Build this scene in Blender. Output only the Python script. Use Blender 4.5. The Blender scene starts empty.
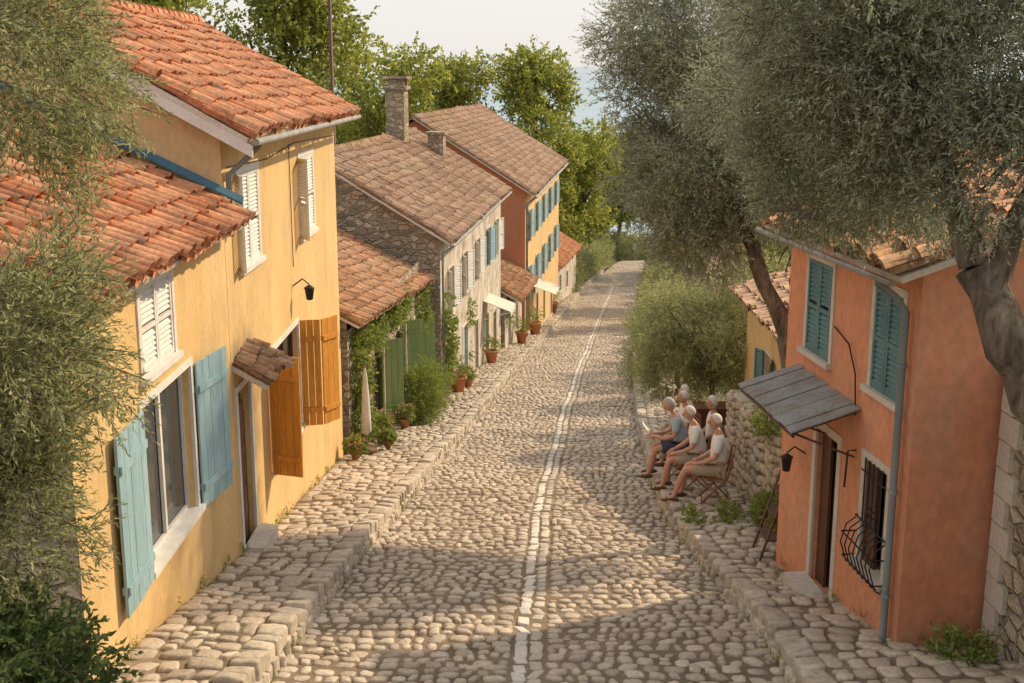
import bpy, math, random
import numpy as np
from mathutils import Vector, Matrix
random.seed(7)
scn=bpy.context.scene
COL=scn.collection
# ------------------------------------------------------------------ profiles
_ys=np.arange(-30,230,0.5)
def _sm(a,w):
    k=np.ones(w)/w
    return np.convolve(np.pad(a,(w//2,w//2),mode='edge'),k,mode='valid')[:len(a)]
_g=np.interp(_ys,[-30,0,11.5,19.3,34.6,83,150,230],[2.1,-3.9,-6.2,-7.76,-10.4,-16.9,-23,-33])
_g[10:-10]=_sm(_g,9)[10:-10]
_c=np.interp(_ys,[-30,0,11.5,19.3,34.6,50,83,112,150,230],[-.6,-.1,.165,.41,1.47,2.85,6.15,9.6,15.6,38])
_c[12:-12]=_sm(_c,15)[12:-12]
def G(y): return np.interp(y,_ys,_g)
def C(y): return np.interp(y,_ys,_c)
def HW(y): return np.interp(y,[0,83,150,230],[2.75,2.75,2.3,2.2])
def HR(y): return np.interp(y,[0,14,18,22,60,83,150,230],[2.75,2.75,2.55,2.3,2.35,2.6,2.4,2.2])
FLx=lambda y: np.interp(y,[0,27.3,28,39.4,39.5,58,64,90,150,230],[-4.0,-4.0,-3.85,-2.95,-2.35,-.55,.6,3.5,11.4,30])
FRx=lambda y: np.interp(y,[0,11.9,12.1,16.2,16.3,24,24.5,32,60,150,230],[5.6,5.6,4.2,3.8,4.5,4.55,5.3,5.4,8.4,19.5,40])
# ------------------------------------------------------------------ materials
def M(name,c1,c2=None,rough=.85,nscale=1.5,island=False,bump=.2,bscale=30,fine=.25,stretch=(1,1,1),metal=0,spec=.3,voro=0,ramp=(.3,.7),stain=None,bdist=.02,crack=0):
    m=bpy.data.materials.new(name); m.use_nodes=True
    nt=m.node_tree; n=nt.nodes; l=nt.links
    b=n['Principled BSDF']; b.inputs['Roughness'].default_value=rough
    b.inputs['Metallic'].default_value=metal
    b.inputs['Specular IOR Level'].default_value=spec
    c2=c2 or tuple(x*.75 for x in c1)
    tc=n.new('ShaderNodeTexCoord'); mp=n.new('ShaderNodeMapping'); mp.inputs['Scale'].default_value=stretch
    l.new(tc.outputs['Object'],mp.inputs[0])
    ns=n.new('ShaderNodeTexNoise'); ns.inputs['Scale'].default_value=nscale; ns.inputs['Detail'].default_value=2
    l.new(mp.outputs[0],ns.inputs['Vector'])
    mr=n.new('ShaderNodeMapRange'); mr.inputs[1].default_value=ramp[0]; mr.inputs[2].default_value=ramp[1]
    l.new(ns.outputs[0],mr.inputs[0])
    fac=mr.outputs[0]
    if island:
        g=n.new('ShaderNodeNewGeometry'); a=n.new('ShaderNodeMath'); a.operation='MULTIPLY_ADD'
        l.new(mr.outputs[0],a.inputs[0]); a.inputs[1].default_value=.35
        sc=n.new('ShaderNodeMath'); sc.operation='MULTIPLY'; sc.inputs[1].default_value=.75
        l.new(g.outputs['Random Per Island'],sc.inputs[0]); l.new(sc.outputs[0],a.inputs[2]); fac=a.outputs[0]
    mx=n.new('ShaderNodeMix'); mx.data_type='RGBA'
    l.new(fac,mx.inputs[0]); mx.inputs[6].default_value=(*c1,1); mx.inputs[7].default_value=(*c2,1)
    out=mx.outputs[2]
    hsrc=None
    if stain:
        sm=n.new('ShaderNodeMapping'); sm.inputs['Scale'].default_value=stain[3]
        l.new(tc.outputs['Object'],sm.inputs[0])
        s1=n.new('ShaderNodeTexNoise'); s1.inputs['Scale'].default_value=stain[2]; s1.inputs['Detail'].default_value=5; s1.inputs['Roughness'].default_value=.65
        l.new(sm.outputs[0],s1.inputs['Vector'])
        s2=n.new('ShaderNodeMapRange'); s2.inputs[1].default_value=.46; s2.inputs[2].default_value=.68; s2.inputs[4].default_value=stain[1]
        l.new(s1.outputs[0],s2.inputs[0])
        m0=n.new('ShaderNodeMix'); m0.data_type='RGBA'; l.new(s2.outputs[0],m0.inputs[0]); l.new(out,m0.inputs[6]); m0.inputs[7].default_value=(*stain[0],1); out=m0.outputs[2]
    if voro:
        ad=n.new('ShaderNodeMix'); ad.data_type='RGBA'; ad.inputs[0].default_value=.06
        l.new(mp.outputs[0],ad.inputs[6]); l.new(ns.outputs['Color'],ad.inputs[7])
        vo=n.new('ShaderNodeTexVoronoi'); vo.feature='DISTANCE_TO_EDGE'; vo.inputs['Scale'].default_value=voro
        v2=n.new('ShaderNodeTexVoronoi'); v2.inputs['Scale'].default_value=voro
        l.new(ad.outputs[2],vo.inputs['Vector']); l.new(ad.outputs[2],v2.inputs['Vector'])
        r=n.new('ShaderNodeMapRange'); r.inputs[1].default_value=.02; r.inputs[2].default_value=.12
        l.new(vo.outputs['Distance'],r.inputs[0])
        sv=n.new('ShaderNodeSeparateColor'); l.new(v2.outputs['Color'],sv.inputs[0])
        r2=n.new('ShaderNodeMapRange'); r2.inputs[3].default_value=.6; r2.inputs[4].default_value=1.35; l.new(sv.outputs[0],r2.inputs[0])
        m1=n.new('ShaderNodeMix'); m1.data_type='RGBA'; m1.blend_type='MULTIPLY'; m1.inputs[0].default_value=1
        l.new(out,m1.inputs[6]); l.new(r2.outputs[0],m1.inputs[7])
        m2=n.new('ShaderNodeMix'); m2.data_type='RGBA'; l.new(r.outputs[0],m2.inputs[0])
        m2.inputs[6].default_value=(.42,.35,.26,1); l.new(m1.outputs[2],m2.inputs[7]); out=m2.outputs[2]
        hsrc=r.outputs[0]
    if fine or bump:
        nf=n.new('ShaderNodeTexNoise'); nf.inputs['Scale'].default_value=bscale; nf.inputs['Detail'].default_value=3
        l.new(mp.outputs[0],nf.inputs['Vector'])
    if fine:
        rf=n.new('ShaderNodeMapRange'); rf.inputs[1].default_value=.3; rf.inputs[2].default_value=.7
        rf.inputs[3].default_value=1-fine; rf.inputs[4].default_value=1+fine*.6; l.new(nf.outputs[0],rf.inputs[0])
        m3=n.new('ShaderNodeMix'); m3.data_type='RGBA'; m3.blend_type='MULTIPLY'; m3.inputs[0].default_value=1
        l.new(out,m3.inputs[6]); l.new(rf.outputs[0],m3.inputs[7]); out=m3.outputs[2]
    l.new(out,b.inputs['Base Color'])
    if bump:
        bp=n.new('ShaderNodeBump'); bp.inputs['Strength'].default_value=bump; bp.inputs['Distance'].default_value=bdist
        h=nf.outputs[0]
        if hsrc:
            mm=n.new('ShaderNodeMath'); mm.operation='MULTIPLY_ADD'; l.new(hsrc,mm.inputs[0]); mm.inputs[1].default_value=1.2; l.new(nf.outputs[0],mm.inputs[2]); h=mm.outputs[0]
            bp.inputs['Distance'].default_value=.05
        l.new(h,bp.inputs['Height']); l.new(bp.outputs[0],b.inputs['Normal'])
    return m
def ML(name,c1,c2,transl=.4):
    m=bpy.data.materials.new(name); m.use_nodes=True; nt=m.node_tree; n=nt.nodes; l=nt.links
    n.remove(n['Principled BSDF'])
    g=n.new('ShaderNodeNewGeometry'); mx=n.new('ShaderNodeMix'); mx.data_type='RGBA'
    l.new(g.outputs['Random Per Island'],mx.inputs[0]); mx.inputs[6].default_value=(*c1,1); mx.inputs[7].default_value=(*c2,1)
    d=n.new('ShaderNodeBsdfDiffuse'); t=n.new('ShaderNodeBsdfTranslucent'); l.new(mx.outputs[2],d.inputs[0]); l.new(mx.outputs[2],t.inputs[0])
    ms=n.new('ShaderNodeMixShader'); ms.inputs[0].default_value=transl; l.new(d.outputs[0],ms.inputs[1]); l.new(t.outputs[0],ms.inputs[2])
    l.new(ms.outputs[0],n['Material Output'].inputs[0]); return m
V3=(1,1,1); STR=(1.6,1.6,.35)
m_cob=M('cobble_stone',(.34,.27,.205),(.60,.505,.40),rough=.6,island=True,bump=.65,bscale=20,spec=.4,nscale=.5)
m_slab=M('kerb_stone',(.38,.315,.245),(.56,.48,.385),rough=.75,island=True,bump=.8,bscale=12,nscale=1,fine=.3)
m_white=M('pale_marker_stone',(.56,.51,.44),(.72,.67,.60),rough=.6,island=True,bump=.25,bscale=30,nscale=1)
m_white2=M('pale_marker_stone_worn',(.42,.36,.29),(.62,.55,.46),rough=.6,island=True,bump=.3,bscale=30,nscale=1)
m_mort=M('sandy_mortar',(.16,.12,.08),(.28,.22,.155),rough=.95,bump=.5,bscale=30,nscale=1.2)
m_soil=M('dry_ground',(.16,.13,.08),(.10,.12,.05),rough=1,bump=.4,bscale=10,nscale=.5)
m_yel=M('yellow_plaster',(.76,.53,.25),(.66,.44,.19),rough=.9,nscale=.7,bump=.5,bscale=14,fine=.09,stretch=(1,1,.6),stain=((.50,.36,.19),.6,1.3,(1.4,1.4,.55)))
m_yel2=M('pale_yellow_plaster',(.72,.53,.29),(.62,.43,.22),rough=.9,nscale=.9,bump=.5,bscale=14,fine=.1,stretch=(1,1,.6),stain=((.50,.38,.23),.6,1.0,(1.4,1.4,.55)))
m_ora=M('salmon_plaster',(.72,.31,.17),(.61,.25,.135),rough=.9,nscale=.8,bump=.8,bscale=10,fine=.14,stretch=(1,1,.7),stain=((.54,.31,.20),.7,1.4,(1.4,1.4,.6)))
m_red=M('brick_red_plaster',(.55,.22,.11),(.44,.18,.10),rough=.9,nscale=.5,bump=.3,bscale=12,fine=.15,stain=((.40,.27,.18),.6,.6,STR))
m_wht=M('old_white_plaster',(.66,.60,.52),(.50,.44,.36),rough=.9,nscale=.8,bump=.7,bscale=8,fine=.25,stretch=(1,1,.6),stain=((.30,.24,.17),.9,1.3,(1.2,1.2,.8)))
m_stone=M('rubble_stone_wall',(.52,.43,.32),(.38,.31,.225),rough=.9,nscale=1.5,bump=1,bscale=14,voro=3.4,stretch=(1,1,1.7),fine=.3)
m_wstone=M('wall_stone',(.36,.295,.22),(.54,.465,.37),rough=.85,island=True,bump=.8,bscale=14)
TST=((.20,.12,.08),.65,2.2,V3)
m_tile=M('terracotta_tile',(.48,.155,.06),(.72,.36,.19),rough=.85,island=True,bump=.4,bscale=18,nscale=.9,fine=.3,stain=TST)
m_tile2=M('weathered_tile',(.28,.15,.09),(.56,.38,.26),rough=.9,island=True,bump=.4,bscale=16,nscale=.7,fine=.3,stain=((.18,.145,.095),.7,1.4,V3))
m_tile3=M('mossy_tile',(.44,.17,.08),(.60,.37,.22),rough=.9,island=True,bump=.4,bscale=16,nscale=.7,fine=.3,stain=((.17,.14,.07),.8,1.8,V3))
m_trim=M('limestone_trim',(.66,.59,.50),(.56,.49,.41),rough=.8,bump=.3,bscale=20,fine=.14)
m_whitep=M('white_paint',(.76,.74,.70),(.66,.63,.58),rough=.6,bump=.1,fine=.1,nscale=3)
m_orap=M('orange_painted_wood',(.74,.34,.055),(.58,.25,.045),rough=.6,bump=.35,bscale=20,fine=.22,nscale=2,stretch=(3,3,.3))
m_blue=M('blue_grey_painted_wood',(.25,.41,.47),(.34,.49,.54),rough=.6,bump=.35,bscale=20,fine=.22,nscale=2,stretch=(3,3,.3))
m_teal=M('teal_painted_wood',(.08,.18,.19),(.13,.25,.25),rough=.6,bump=.2,bscale=30,fine=.2,nscale=3)
m_green=M('green_painted_wood',(.20,.28,.10),(.28,.35,.14),rough=.6,bump=.2,bscale=30,fine=.25,nscale=3,stretch=(3,3,.3))
m_brown=M('dark_brown_wood',(.10,.045,.025),(.15,.07,.04),rough=.6,bump=.3,bscale=30,fine=.3,nscale=3,stretch=(3,3,.3))
m_chair=M('chair_wood',(.24,.09,.045),(.32,.13,.06),rough=.5,bump=.1,fine=.2,nscale=4)
m_glass=M('window_glass',(.03,.035,.04),(.05,.055,.06),rough=.08,bump=0,fine=0,spec=.8)
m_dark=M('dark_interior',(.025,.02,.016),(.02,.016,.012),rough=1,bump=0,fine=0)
m_metal=M('galvanised_metal',(.36,.36,.35),(.25,.255,.25),rough=.6,metal=.2,bump=.15,fine=.25,nscale=3,stain=((.30,.21,.14),.55,3,V3))
m_iron=M('black_iron',(.025,.025,.025),(.04,.035,.03),rough=.6,metal=.3,bump=.1,fine=.1)
m_pipe=M('painted_downpipe',(.18,.21,.21),(.25,.27,.26),rough=.5,bump=.05,fine=.1)
m_pot=M('terracotta_pot',(.50,.19,.09),(.57,.27,.14),rough=.85,bump=.2,bscale=30,fine=.2,nscale=4)
m_bark=M('olive_bark',(.10,.075,.055),(.24,.19,.14),rough=1,bump=1.0,bscale=9,nscale=4,stretch=(2,2,.5),fine=.5,bdist=.07)
m_ol=ML('olive_leaf',(.22,.25,.15),(.54,.57,.42),.42)
m_ol2=ML('olive_leaf_green',(.22,.25,.09),(.56,.56,.30),.42)
m_dk=ML('dark_shrub_leaf',(.06,.10,.03),(.20,.25,.09),.35)
m_dec=ML('broad_leaf',(.15,.20,.045),(.52,.52,.13),.5)  # greens lightened so the colour stands in for haze on far trees
m_for=ML('forest_leaf',(.16,.21,.11),(.28,.32,.17),.4)
m_vine=ML('vine_leaf',(.13,.20,.04),(.38,.43,.12),.4)
m_flower=ML('flower_petal',(.75,.20,.12),(.82,.55,.55),.2)
m_sea=M('hazy_sea_water',(.33,.42,.49),(.36,.45,.52),rough=1,nscale=.002,bump=0,fine=0,spec=0)  # aerial haze over the water is painted into this pale blue
m_hill=M('hazy_hill',(.40,.475,.54),(.43,.50,.56),rough=1,nscale=.003,bump=0,fine=0,spec=0)  # distance haze is put into the hill colour, no volume
m_skin=M('skin',(.60,.34,.24),(.53,.28,.19),rough=.55,bump=.05,fine=.05,nscale=10)
m_hair=M('white_hair',(.80,.77,.72),(.70,.67,.61),rough=.8,bump=.5,bscale=60,fine=.15,nscale=20)
m_hair2=M('grey_hair',(.55,.52,.49),(.44,.42,.40),rough=.8,bump=.5,bscale=60,fine=.2,nscale=20)
m_shirtw=M('white_cotton',(.80,.79,.78),(.74,.74,.74),rough=.9,bump=.4,bscale=10,fine=.05,nscale=5)
m_shirtb=M('light_blue_cotton',(.42,.50,.56),(.36,.44,.51),rough=.9,bump=.4,bscale=10,fine=.08,nscale=5)
m_shirtc=M('cream_cotton',(.70,.64,.54),(.64,.58,.48),rough=.9,bump=.4,bscale=10,fine=.08,nscale=5)
m_pants=M('navy_cloth',(.06,.07,.10),(.08,.09,.12),rough=.9,bump=.2,bscale=14,fine=.1,nscale=5)
m_khaki=M('khaki_cloth',(.44,.37,.27),(.36,.30,.21),rough=.9,bump=.2,bscale=14,fine=.1,nscale=5)
m_leather=M('shoe_leather',(.09,.05,.03),(.14,.08,.05),rough=.6,bump=.1,fine=.1,nscale=5)
m_eye=M('eye_dark',(.02,.015,.01),(.03,.02,.01),rough=.2,bump=0,fine=0)
m_lip=M('lips',(.40,.16,.12),(.36,.14,.11),rough=.5,bump=0,fine=0)
m_canvas=M('canvas_cloth',(.66,.62,.54),(.56,.52,.45),rough=.95,bump=.3,bscale=12,fine=.1,nscale=3)
m_bluesheet=M('blue_flashing',(.06,.14,.20),(.08,.18,.25),rough=.5,bump=.1,fine=.15,nscale=3)
# ------------------------------------------------------------------ mesh helpers
def empty(name,loc):
    o=bpy.data.objects.new(name,None); o.location=loc; COL.objects.link(o); o.empty_display_size=.3
    return o
def parent(o,p):
    if p is not None:
        o.parent=p; o.matrix_parent_inverse=Matrix.Translation(-Vector(p.location))
def np_mesh(name,V,quads,tris,mats,smooth=False,par=None):
    me=bpy.data.meshes.new(name); V=np.asarray(V,dtype=np.float32).reshape(-1,3)
    q=np.asarray(quads,dtype=np.int32).reshape(-1,4) if quads is not None else np.zeros((0,4),np.int32)
    t=np.asarray(tris,dtype=np.int32).reshape(-1,3) if tris is not None else np.zeros((0,3),np.int32)
    loops=np.concatenate([q.ravel(),t.ravel()]); nq=len(q); nt=len(t)
    me.vertices.add(len(V)); me.vertices.foreach_set('co',V.ravel())
    me.loops.add(len(loops)); me.loops.foreach_set('vertex_index',loops)
    me.polygons.add(nq+nt)
    st=np.concatenate([np.arange(nq)*4,nq*4+np.arange(nt)*3]).astype(np.int32)
    me.polygons.foreach_set('loop_start',st)
    if smooth: me.polygons.foreach_set('use_smooth',np.ones(nq+nt,dtype=bool))
    me.update(calc_edges=True); me.validate()
    for m in (mats if isinstance(mats,(list,tuple)) else [mats]): me.materials.append(m)
    o=bpy.data.objects.new(name,me); COL.objects.link(o); parent(o,par)
    return o
class Fr:
    def __init__(s,A,B,side):
        s.A=Vector((A[0],A[1],0)); d=Vector((B[0]-A[0],B[1]-A[1],0)); s.L=d.length; s.U=d.normalized()
        s.side=side; s.N=Vector((s.U.y,-s.U.x,0))*side
    def p(s,u,v,z): return s.A+s.U*u+s.N*v+Vector((0,0,z))
    def sub(s,u,v,ang):
        o=s.p(u,v,0); U=(s.U*math.cos(ang)+s.N*math.sin(ang))
        f=Fr((o.x,o.y),(o.x+U.x,o.y+U.y),s.side); return f
WF=Fr((0,0),(1,0),-1)
class MB:
    def __init__(s): s.v=[];s.f=[];s.m=[];s.s=[]
    def face(s,pts,mi=0,sm=False):
        i=len(s.v); s.v+= [tuple(p) for p in pts]; s.f.append(list(range(i,i+len(pts)))); s.m.append(mi); s.s.append(sm)
    def hexa(s,P,mi=0):
        i=len(s.v); s.v+=[tuple(p) for p in P]
        for q in ((0,1,2,3),(7,6,5,4),(0,4,5,1),(1,5,6,2),(2,6,7,3),(3,7,4,0)):
            s.f.append([i+k for k in q]); s.m.append(mi); s.s.append(False)
    def box(s,fr,u0,u1,v0,v1,z0,z1,mi=0):
        p=fr.p
        s.hexa([p(u0,v0,z0),p(u1,v0,z0),p(u1,v1,z0),p(u0,v1,z0),p(u0,v0,z1),p(u1,v0,z1),p(u1,v1,z1),p(u0,v1,z1)],mi)
    def tube(s,pts,rad,n=8,mi=0,cap=True):
        pts=[Vector(p) for p in pts]
        if not isinstance(rad,(list,tuple)): rad=[rad]*len(pts)
        i0=len(s.v); prev=None
        for k,p in enumerate(pts):
            d=(pts[min(k+1,len(pts)-1)]-pts[max(k-1,0)]).normalized()
            if prev is None:
                a=d.cross(Vector((.13,.21,1))); 
                if a.length<.1: a=d.cross(Vector((1,0,0)))
            else: a=prev-d*prev.dot(d)
            a.normalize(); b=d.cross(a); prev=a
            r=rad[k]
            for j in range(n):
                t=2*math.pi*j/n; s.v.append(tuple(p+(a*math.cos(t)+b*math.sin(t))*r))
        for k in range(len(pts)-1):
            for j in range(n):
                s.f.append([i0+k*n+j,i0+k*n+(j+1)%n,i0+(k+1)*n+(j+1)%n,i0+(k+1)*n+j]); s.m.append(mi); s.s.append(True)
        if cap:
            s.f.append([i0+j for j in range(n)]); s.m.append(mi); s.s.append(False)
            s.f.append([i0+(len(pts)-1)*n+j for j in range(n)]); s.m.append(mi); s.s.append(False)
    def lathe(s,c,prof,n=20,mi=0):
        i0=len(s.v)
        for r,z in prof:
            for j in range(n):
                t=2*math.pi*j/n; s.v.append((c[0]+r*math.cos(t),c[1]+r*math.sin(t),c[2]+z))
        for k in range(len(prof)-1):
            for j in range(n):
                s.f.append([i0+k*n+j,i0+k*n+(j+1)%n,i0+(k+1)*n+(j+1)%n,i0+(k+1)*n+j]); s.m.append(mi); s.s.append(True)
    def ell(s,c,r,n=12,mi=0,rot=None,defo=None):
        i0=len(s.v); c=Vector(c); m=n//2+1
        for a in range(m+1):
            th=math.pi*a/m
            for j in range(n):
                ph=2*math.pi*j/n
                q=Vector((r[0]*math.sin(th)*math.cos(ph),r[1]*math.sin(th)*math.sin(ph),r[2]*math.cos(th)))
                if defo: q=defo(q)
                if rot is not None: q=rot@q
                s.v.append(tuple(c+q))
        for a in range(m):
            for j in range(n):
                s.f.append([i0+a*n+j,i0+a*n+(j+1)%n,i0+(a+1)*n+(j+1)%n,i0+(a+1)*n+j]); s.m.append(mi); s.s.append(True)
    def build(s,name,mats,par=None):
        me=bpy.data.meshes.new(name); me.from_pydata(s.v,[],s.f)
        for m in mats: me.materials.append(m)
        me.polygons.foreach_set('material_index',s.m); me.polygons.foreach_set('use_smooth',s.s)
        me.update(); o=bpy.data.objects.new(name,me); COL.objects.link(o); parent(o,par); return o
# ------------------------------------------------------------------ stones
def stone_geo(cx,cy,hw,hl,n=10,depth=.06,dome=.028,sq=.62,jit=.14,seed=1,tilt=.055,hvar=.012):
    r=np.random.default_rng(seed); N=len(cx)
    th=np.linspace(0,2*np.pi,n,endpoint=False)+np.pi/n
    ct,st=np.cos(th),np.sin(th)
    ex=np.sign(ct)*np.abs(ct)**sq; ey=np.sign(st)*np.abs(st)**sq
    rad=1-jit*r.random((N,n))*1.6
    sk=r.normal(0,.14,N)
    bx=hw[:,None]*ex[None]*rad; by=hl[:,None]*ey[None]*rad
    bx=bx+sk[:,None]*by
    rings=[(1.0,-depth),(1.0,-dome*.4),(.94,dome*.45),(.70,dome*.9)]
    h=r.uniform(-hvar,hvar,N); tx=r.normal(0,tilt,N); ty=r.normal(0,tilt,N)
    parts=[]
    for k,(s,z) in enumerate(rings):
        zz=np.full((N,n),z)+ (h[:,None]+tx[:,None]*bx*s+ty[:,None]*by*s + (r.normal(0,dome*.13,(N,n)) if k==3 else 0) if k>0 else 0)
        parts.append(np.stack([cx[:,None]+bx*s,cy[:,None]+by*s,zz],-1))
    cen=np.stack([cx,cy,dome+h],-1)[:,None,:]
    V=np.concatenate(parts+[cen],1); K=4*n+1
    q=[]; 
    for k in range(3):
        for j in range(n): q.append([k*n+j,k*n+(j+1)%n,(k+1)*n+(j+1)%n,(k+1)*n+j])
    t=[[3*n+j,3*n+(j+1)%n,4*n] for j in range(n)]
    q=np.array(q)[None]+ (np.arange(N)*K)[:,None,None]; t=np.array(t)[None]+(np.arange(N)*K)[:,None,None]
    return V.reshape(-1,3),q.reshape(-1,4),t.reshape(-1,3)
def rows(t0,t1,y0,y1,sw,sl,seed,gap=.009,wave=.04):
    r=random.Random(seed); A=[]
    y=y0
    while y<y1:
        l=sl*r.uniform(.78,1.25); a=t0(y+l/2); b=t1(y+l/2); t=a
        ph=r.uniform(0,6)
        while t<b-.03:
            w=sw*r.uniform(.6,1.5)
            if b-(t+w)<sw*.45: w=b-t
            if l>sl*1.05 and w<sw*1.0 and r.random()<.5:
                A.append((t+w/2,y+l*.27,w/2-gap,l*.25-gap)); A.append((t+w/2+.01,y+l*.76,w/2-gap,l*.23-gap))
            else:
                A.append((t+w/2,y+l/2+wave*math.sin((t+w/2)*1.7+ph*.25)+r.uniform(-.05,.05)*l/.3,w/2-gap*r.uniform(.5,1.5),l/2-gap*r.uniform(.5,1.6)))
            t+=w
        y+=l
    A=np.array(A); return A[:,0],A[:,1],A[:,2],A[:,3]
def street_map(V,h):
    x,y,z=V[:,0],V[:,1],V[:,2]
    und=.02*np.sin(x*1.9+y*.7)+.018*np.sin(y*1.3-x*1.1)+.012*np.sin(y*3.1+x*2.3)
    return np.stack([C(y)+x,y,G(y)+h+z+und],-1)
def cobbles(name,t0,t1,y0,y1,h,sw,sl,seed,mat,par=None,**k):
    cx,cy,hw,hl=rows(t0,t1,y0,y1,sw,sl,seed,gap=k.pop('gap',.009),wave=k.pop('wave',.08))
    V,q,t=stone_geo(cx,cy,hw,hl,seed=seed,**k)
    return np_mesh(name,street_map(V,h),q,t,mat,True,par)
def strip(name,t0,t1,y0,y1,h,mat,par=None,dy=.5,nt=6):
    ys=np.arange(y0,y1+dy,dy); V=[];q=[]
    for i,y in enumerate(ys):
        for j in range(nt+1): V.append((t0(y)+(t1(y)-t0(y))*j/nt,y,0))
    for i in range(len(ys)-1):
        for j in range(nt): a=i*(nt+1)+j; q.append((a,a+1,a+nt+2,a+nt+1))
    return np_mesh(name,street_map(np.array(V,dtype=float),h),q,None,mat,True,par)
st=lambda y: .03*math.sin(y*.45)+.012*math.sin(y*1.7)
Y0,Y1,YM=5.0,165.0,112.0
road=empty('cobblestone_road',(0,0,G(0)))
strip('mortar_bed',lambda y:-HW(y)-.1,lambda y:HR(y)+.1,-6,Y1+20,.004,m_mort,road)
cobbles('cobbles_west',lambda y:-HW(y),lambda y:-.19+st(y),Y0,Y1,.008,.19,.25,11,m_cob,road)
cobbles('cobbles_east',lambda y:.19+st(y),lambda y:HR(y),Y0,Y1,.008,.19,.25,12,m_cob,road)
cobbles('marker_row',lambda y:-.17+st(y),lambda y:-.01+st(y),Y0,YM,.014,.16,.36,13,m_white,road,sq=.25,jit=.06,dome=.012,gap=.007,wave=.01)
cobbles('marker_row_b',lambda y:.0+st(y),lambda y:.17+st(y),Y0,YM,.010,.17,.30,14,m_white2,road,sq=.3,jit=.08,dome=.015,gap=.012,wave=.01)
cobbles('cobbles_middle',lambda y:-.19+st(y),lambda y:.19+st(y),YM,Y1,.010,.19,.25,15,m_cob,road)
HLs,HRs=.32,.28
sw=empty('stone_sidewalk',(-3.2,10,G(10)))
strip('bed',lambda y:FLx(y)-C(y)-.3,lambda y:-HW(y)-.05,-6,140,HLs-.015,m_mort,sw)
cobbles('paving',lambda y:FLx(y)-C(y),lambda y:-HW(y)-.28,Y0,110,HLs,.25,.30,21,m_cob,sw,dome=.022,sq=.48)
kb=empty('stone_kerb',(-2.75,10,G(10)))
cobbles('top_course',lambda y:-HW(y)-.3,lambda y:-HW(y)+.04,Y0,130,HLs+.01,.34,.44,22,m_slab,kb,depth=.17,dome=.025,sq=.28,jit=.10,gap=.006,wave=0,hvar=.02,tilt=.07)
cobbles('low_course',lambda y:-HW(y)-.3,lambda y:-HW(y)+.07,Y0,130,HLs-.17,.37,.33,23,m_slab,kb,depth=.25,dome=.02,sq=.3,jit=.12,gap=.006,wave=0)
sw2=empty('stone_sidewalk',(3.4,10,G(10)))
strip('bed',lambda y:HR(y)+.05,lambda y:FRx(y)-C(y)+.3,-6,140,HRs-.015,m_mort,sw2)
cobbles('paving',lambda y:HR(y)+.26,lambda y:FRx(y)-C(y)+.1,Y0,110,HRs,.25,.30,31,m_cob,sw2,dome=.022,sq=.48)
kb2=empty('stone_kerb',(2.75,10,G(10)))
cobbles('top_course',lambda y:HR(y)-.04,lambda y:HR(y)+.28,Y0,130,HRs+.01,.32,.46,32,m_slab,kb2,depth=.15,dome=.025,sq=.28,jit=.10,gap=.006,wave=0,hvar=.02,tilt=.07)
cobbles('low_course',lambda y:HR(y)-.08,lambda y:HR(y)+.28,Y0,130,HRs-.15,.36,.34,33,m_slab,kb2,depth=.25,dome=.02,sq=.3,jit=.12,gap=.006,wave=0)
def terrain_z(x,y):
    base=np.interp(y,[-60,-30,0,150,165,260,600,1000],[3,2,-3.9,-23,-25,-48,-100,-126]) 
    b2=np.where((y>-29)&(y<160),G(y),base)
    return b2-.12-np.clip(x-8-.1*np.maximum(y,0),0,400)*.10*np.clip((y-10)/30,0,1)
xs=np.concatenate([np.arange(-900,-40,40),np.arange(-40,60,2.5),np.arange(60,900,40)]); ysg=np.concatenate([np.arange(-60,180,3),np.arange(180,1001,20)])
XX,YY=np.meshgrid(xs,ysg); ZZ=terrain_z(XX,YY)
ZZ=ZZ+np.where(YY>170,1,0)*(2*np.sin(XX*.03)+2*np.sin(YY*.05+XX*.02))
nx=len(xs); ii=np.arange(len(ysg)-1)[:,None]*nx+np.arange(nx-1)[None]; ii=ii.ravel()
np_mesh('ground',np.stack([XX,YY,ZZ],-1).reshape(-1,3),np.stack([ii,ii+1,ii+nx+1,ii+nx],-1),None,m_soil,True)
mb=MB(); R=45000
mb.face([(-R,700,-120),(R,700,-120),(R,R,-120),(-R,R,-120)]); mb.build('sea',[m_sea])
V=[];q=[]
xs2=np.linspace(-16000,16000,120)
hh=120+200*np.maximum(0,np.sin(xs2*.0004+1.0))+90*np.sin(xs2*.0011+2)+40*np.sin(xs2*.004)
for x,h in zip(xs2,np.maximum(hh,10)): V+=[(x,30000,-125),(x,31500,h-60)]
for i in range(119): q.append((2*i,2*i+2,2*i+3,2*i+1))
np_mesh('distant_hills',V,q,None,m_hill,True)
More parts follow.
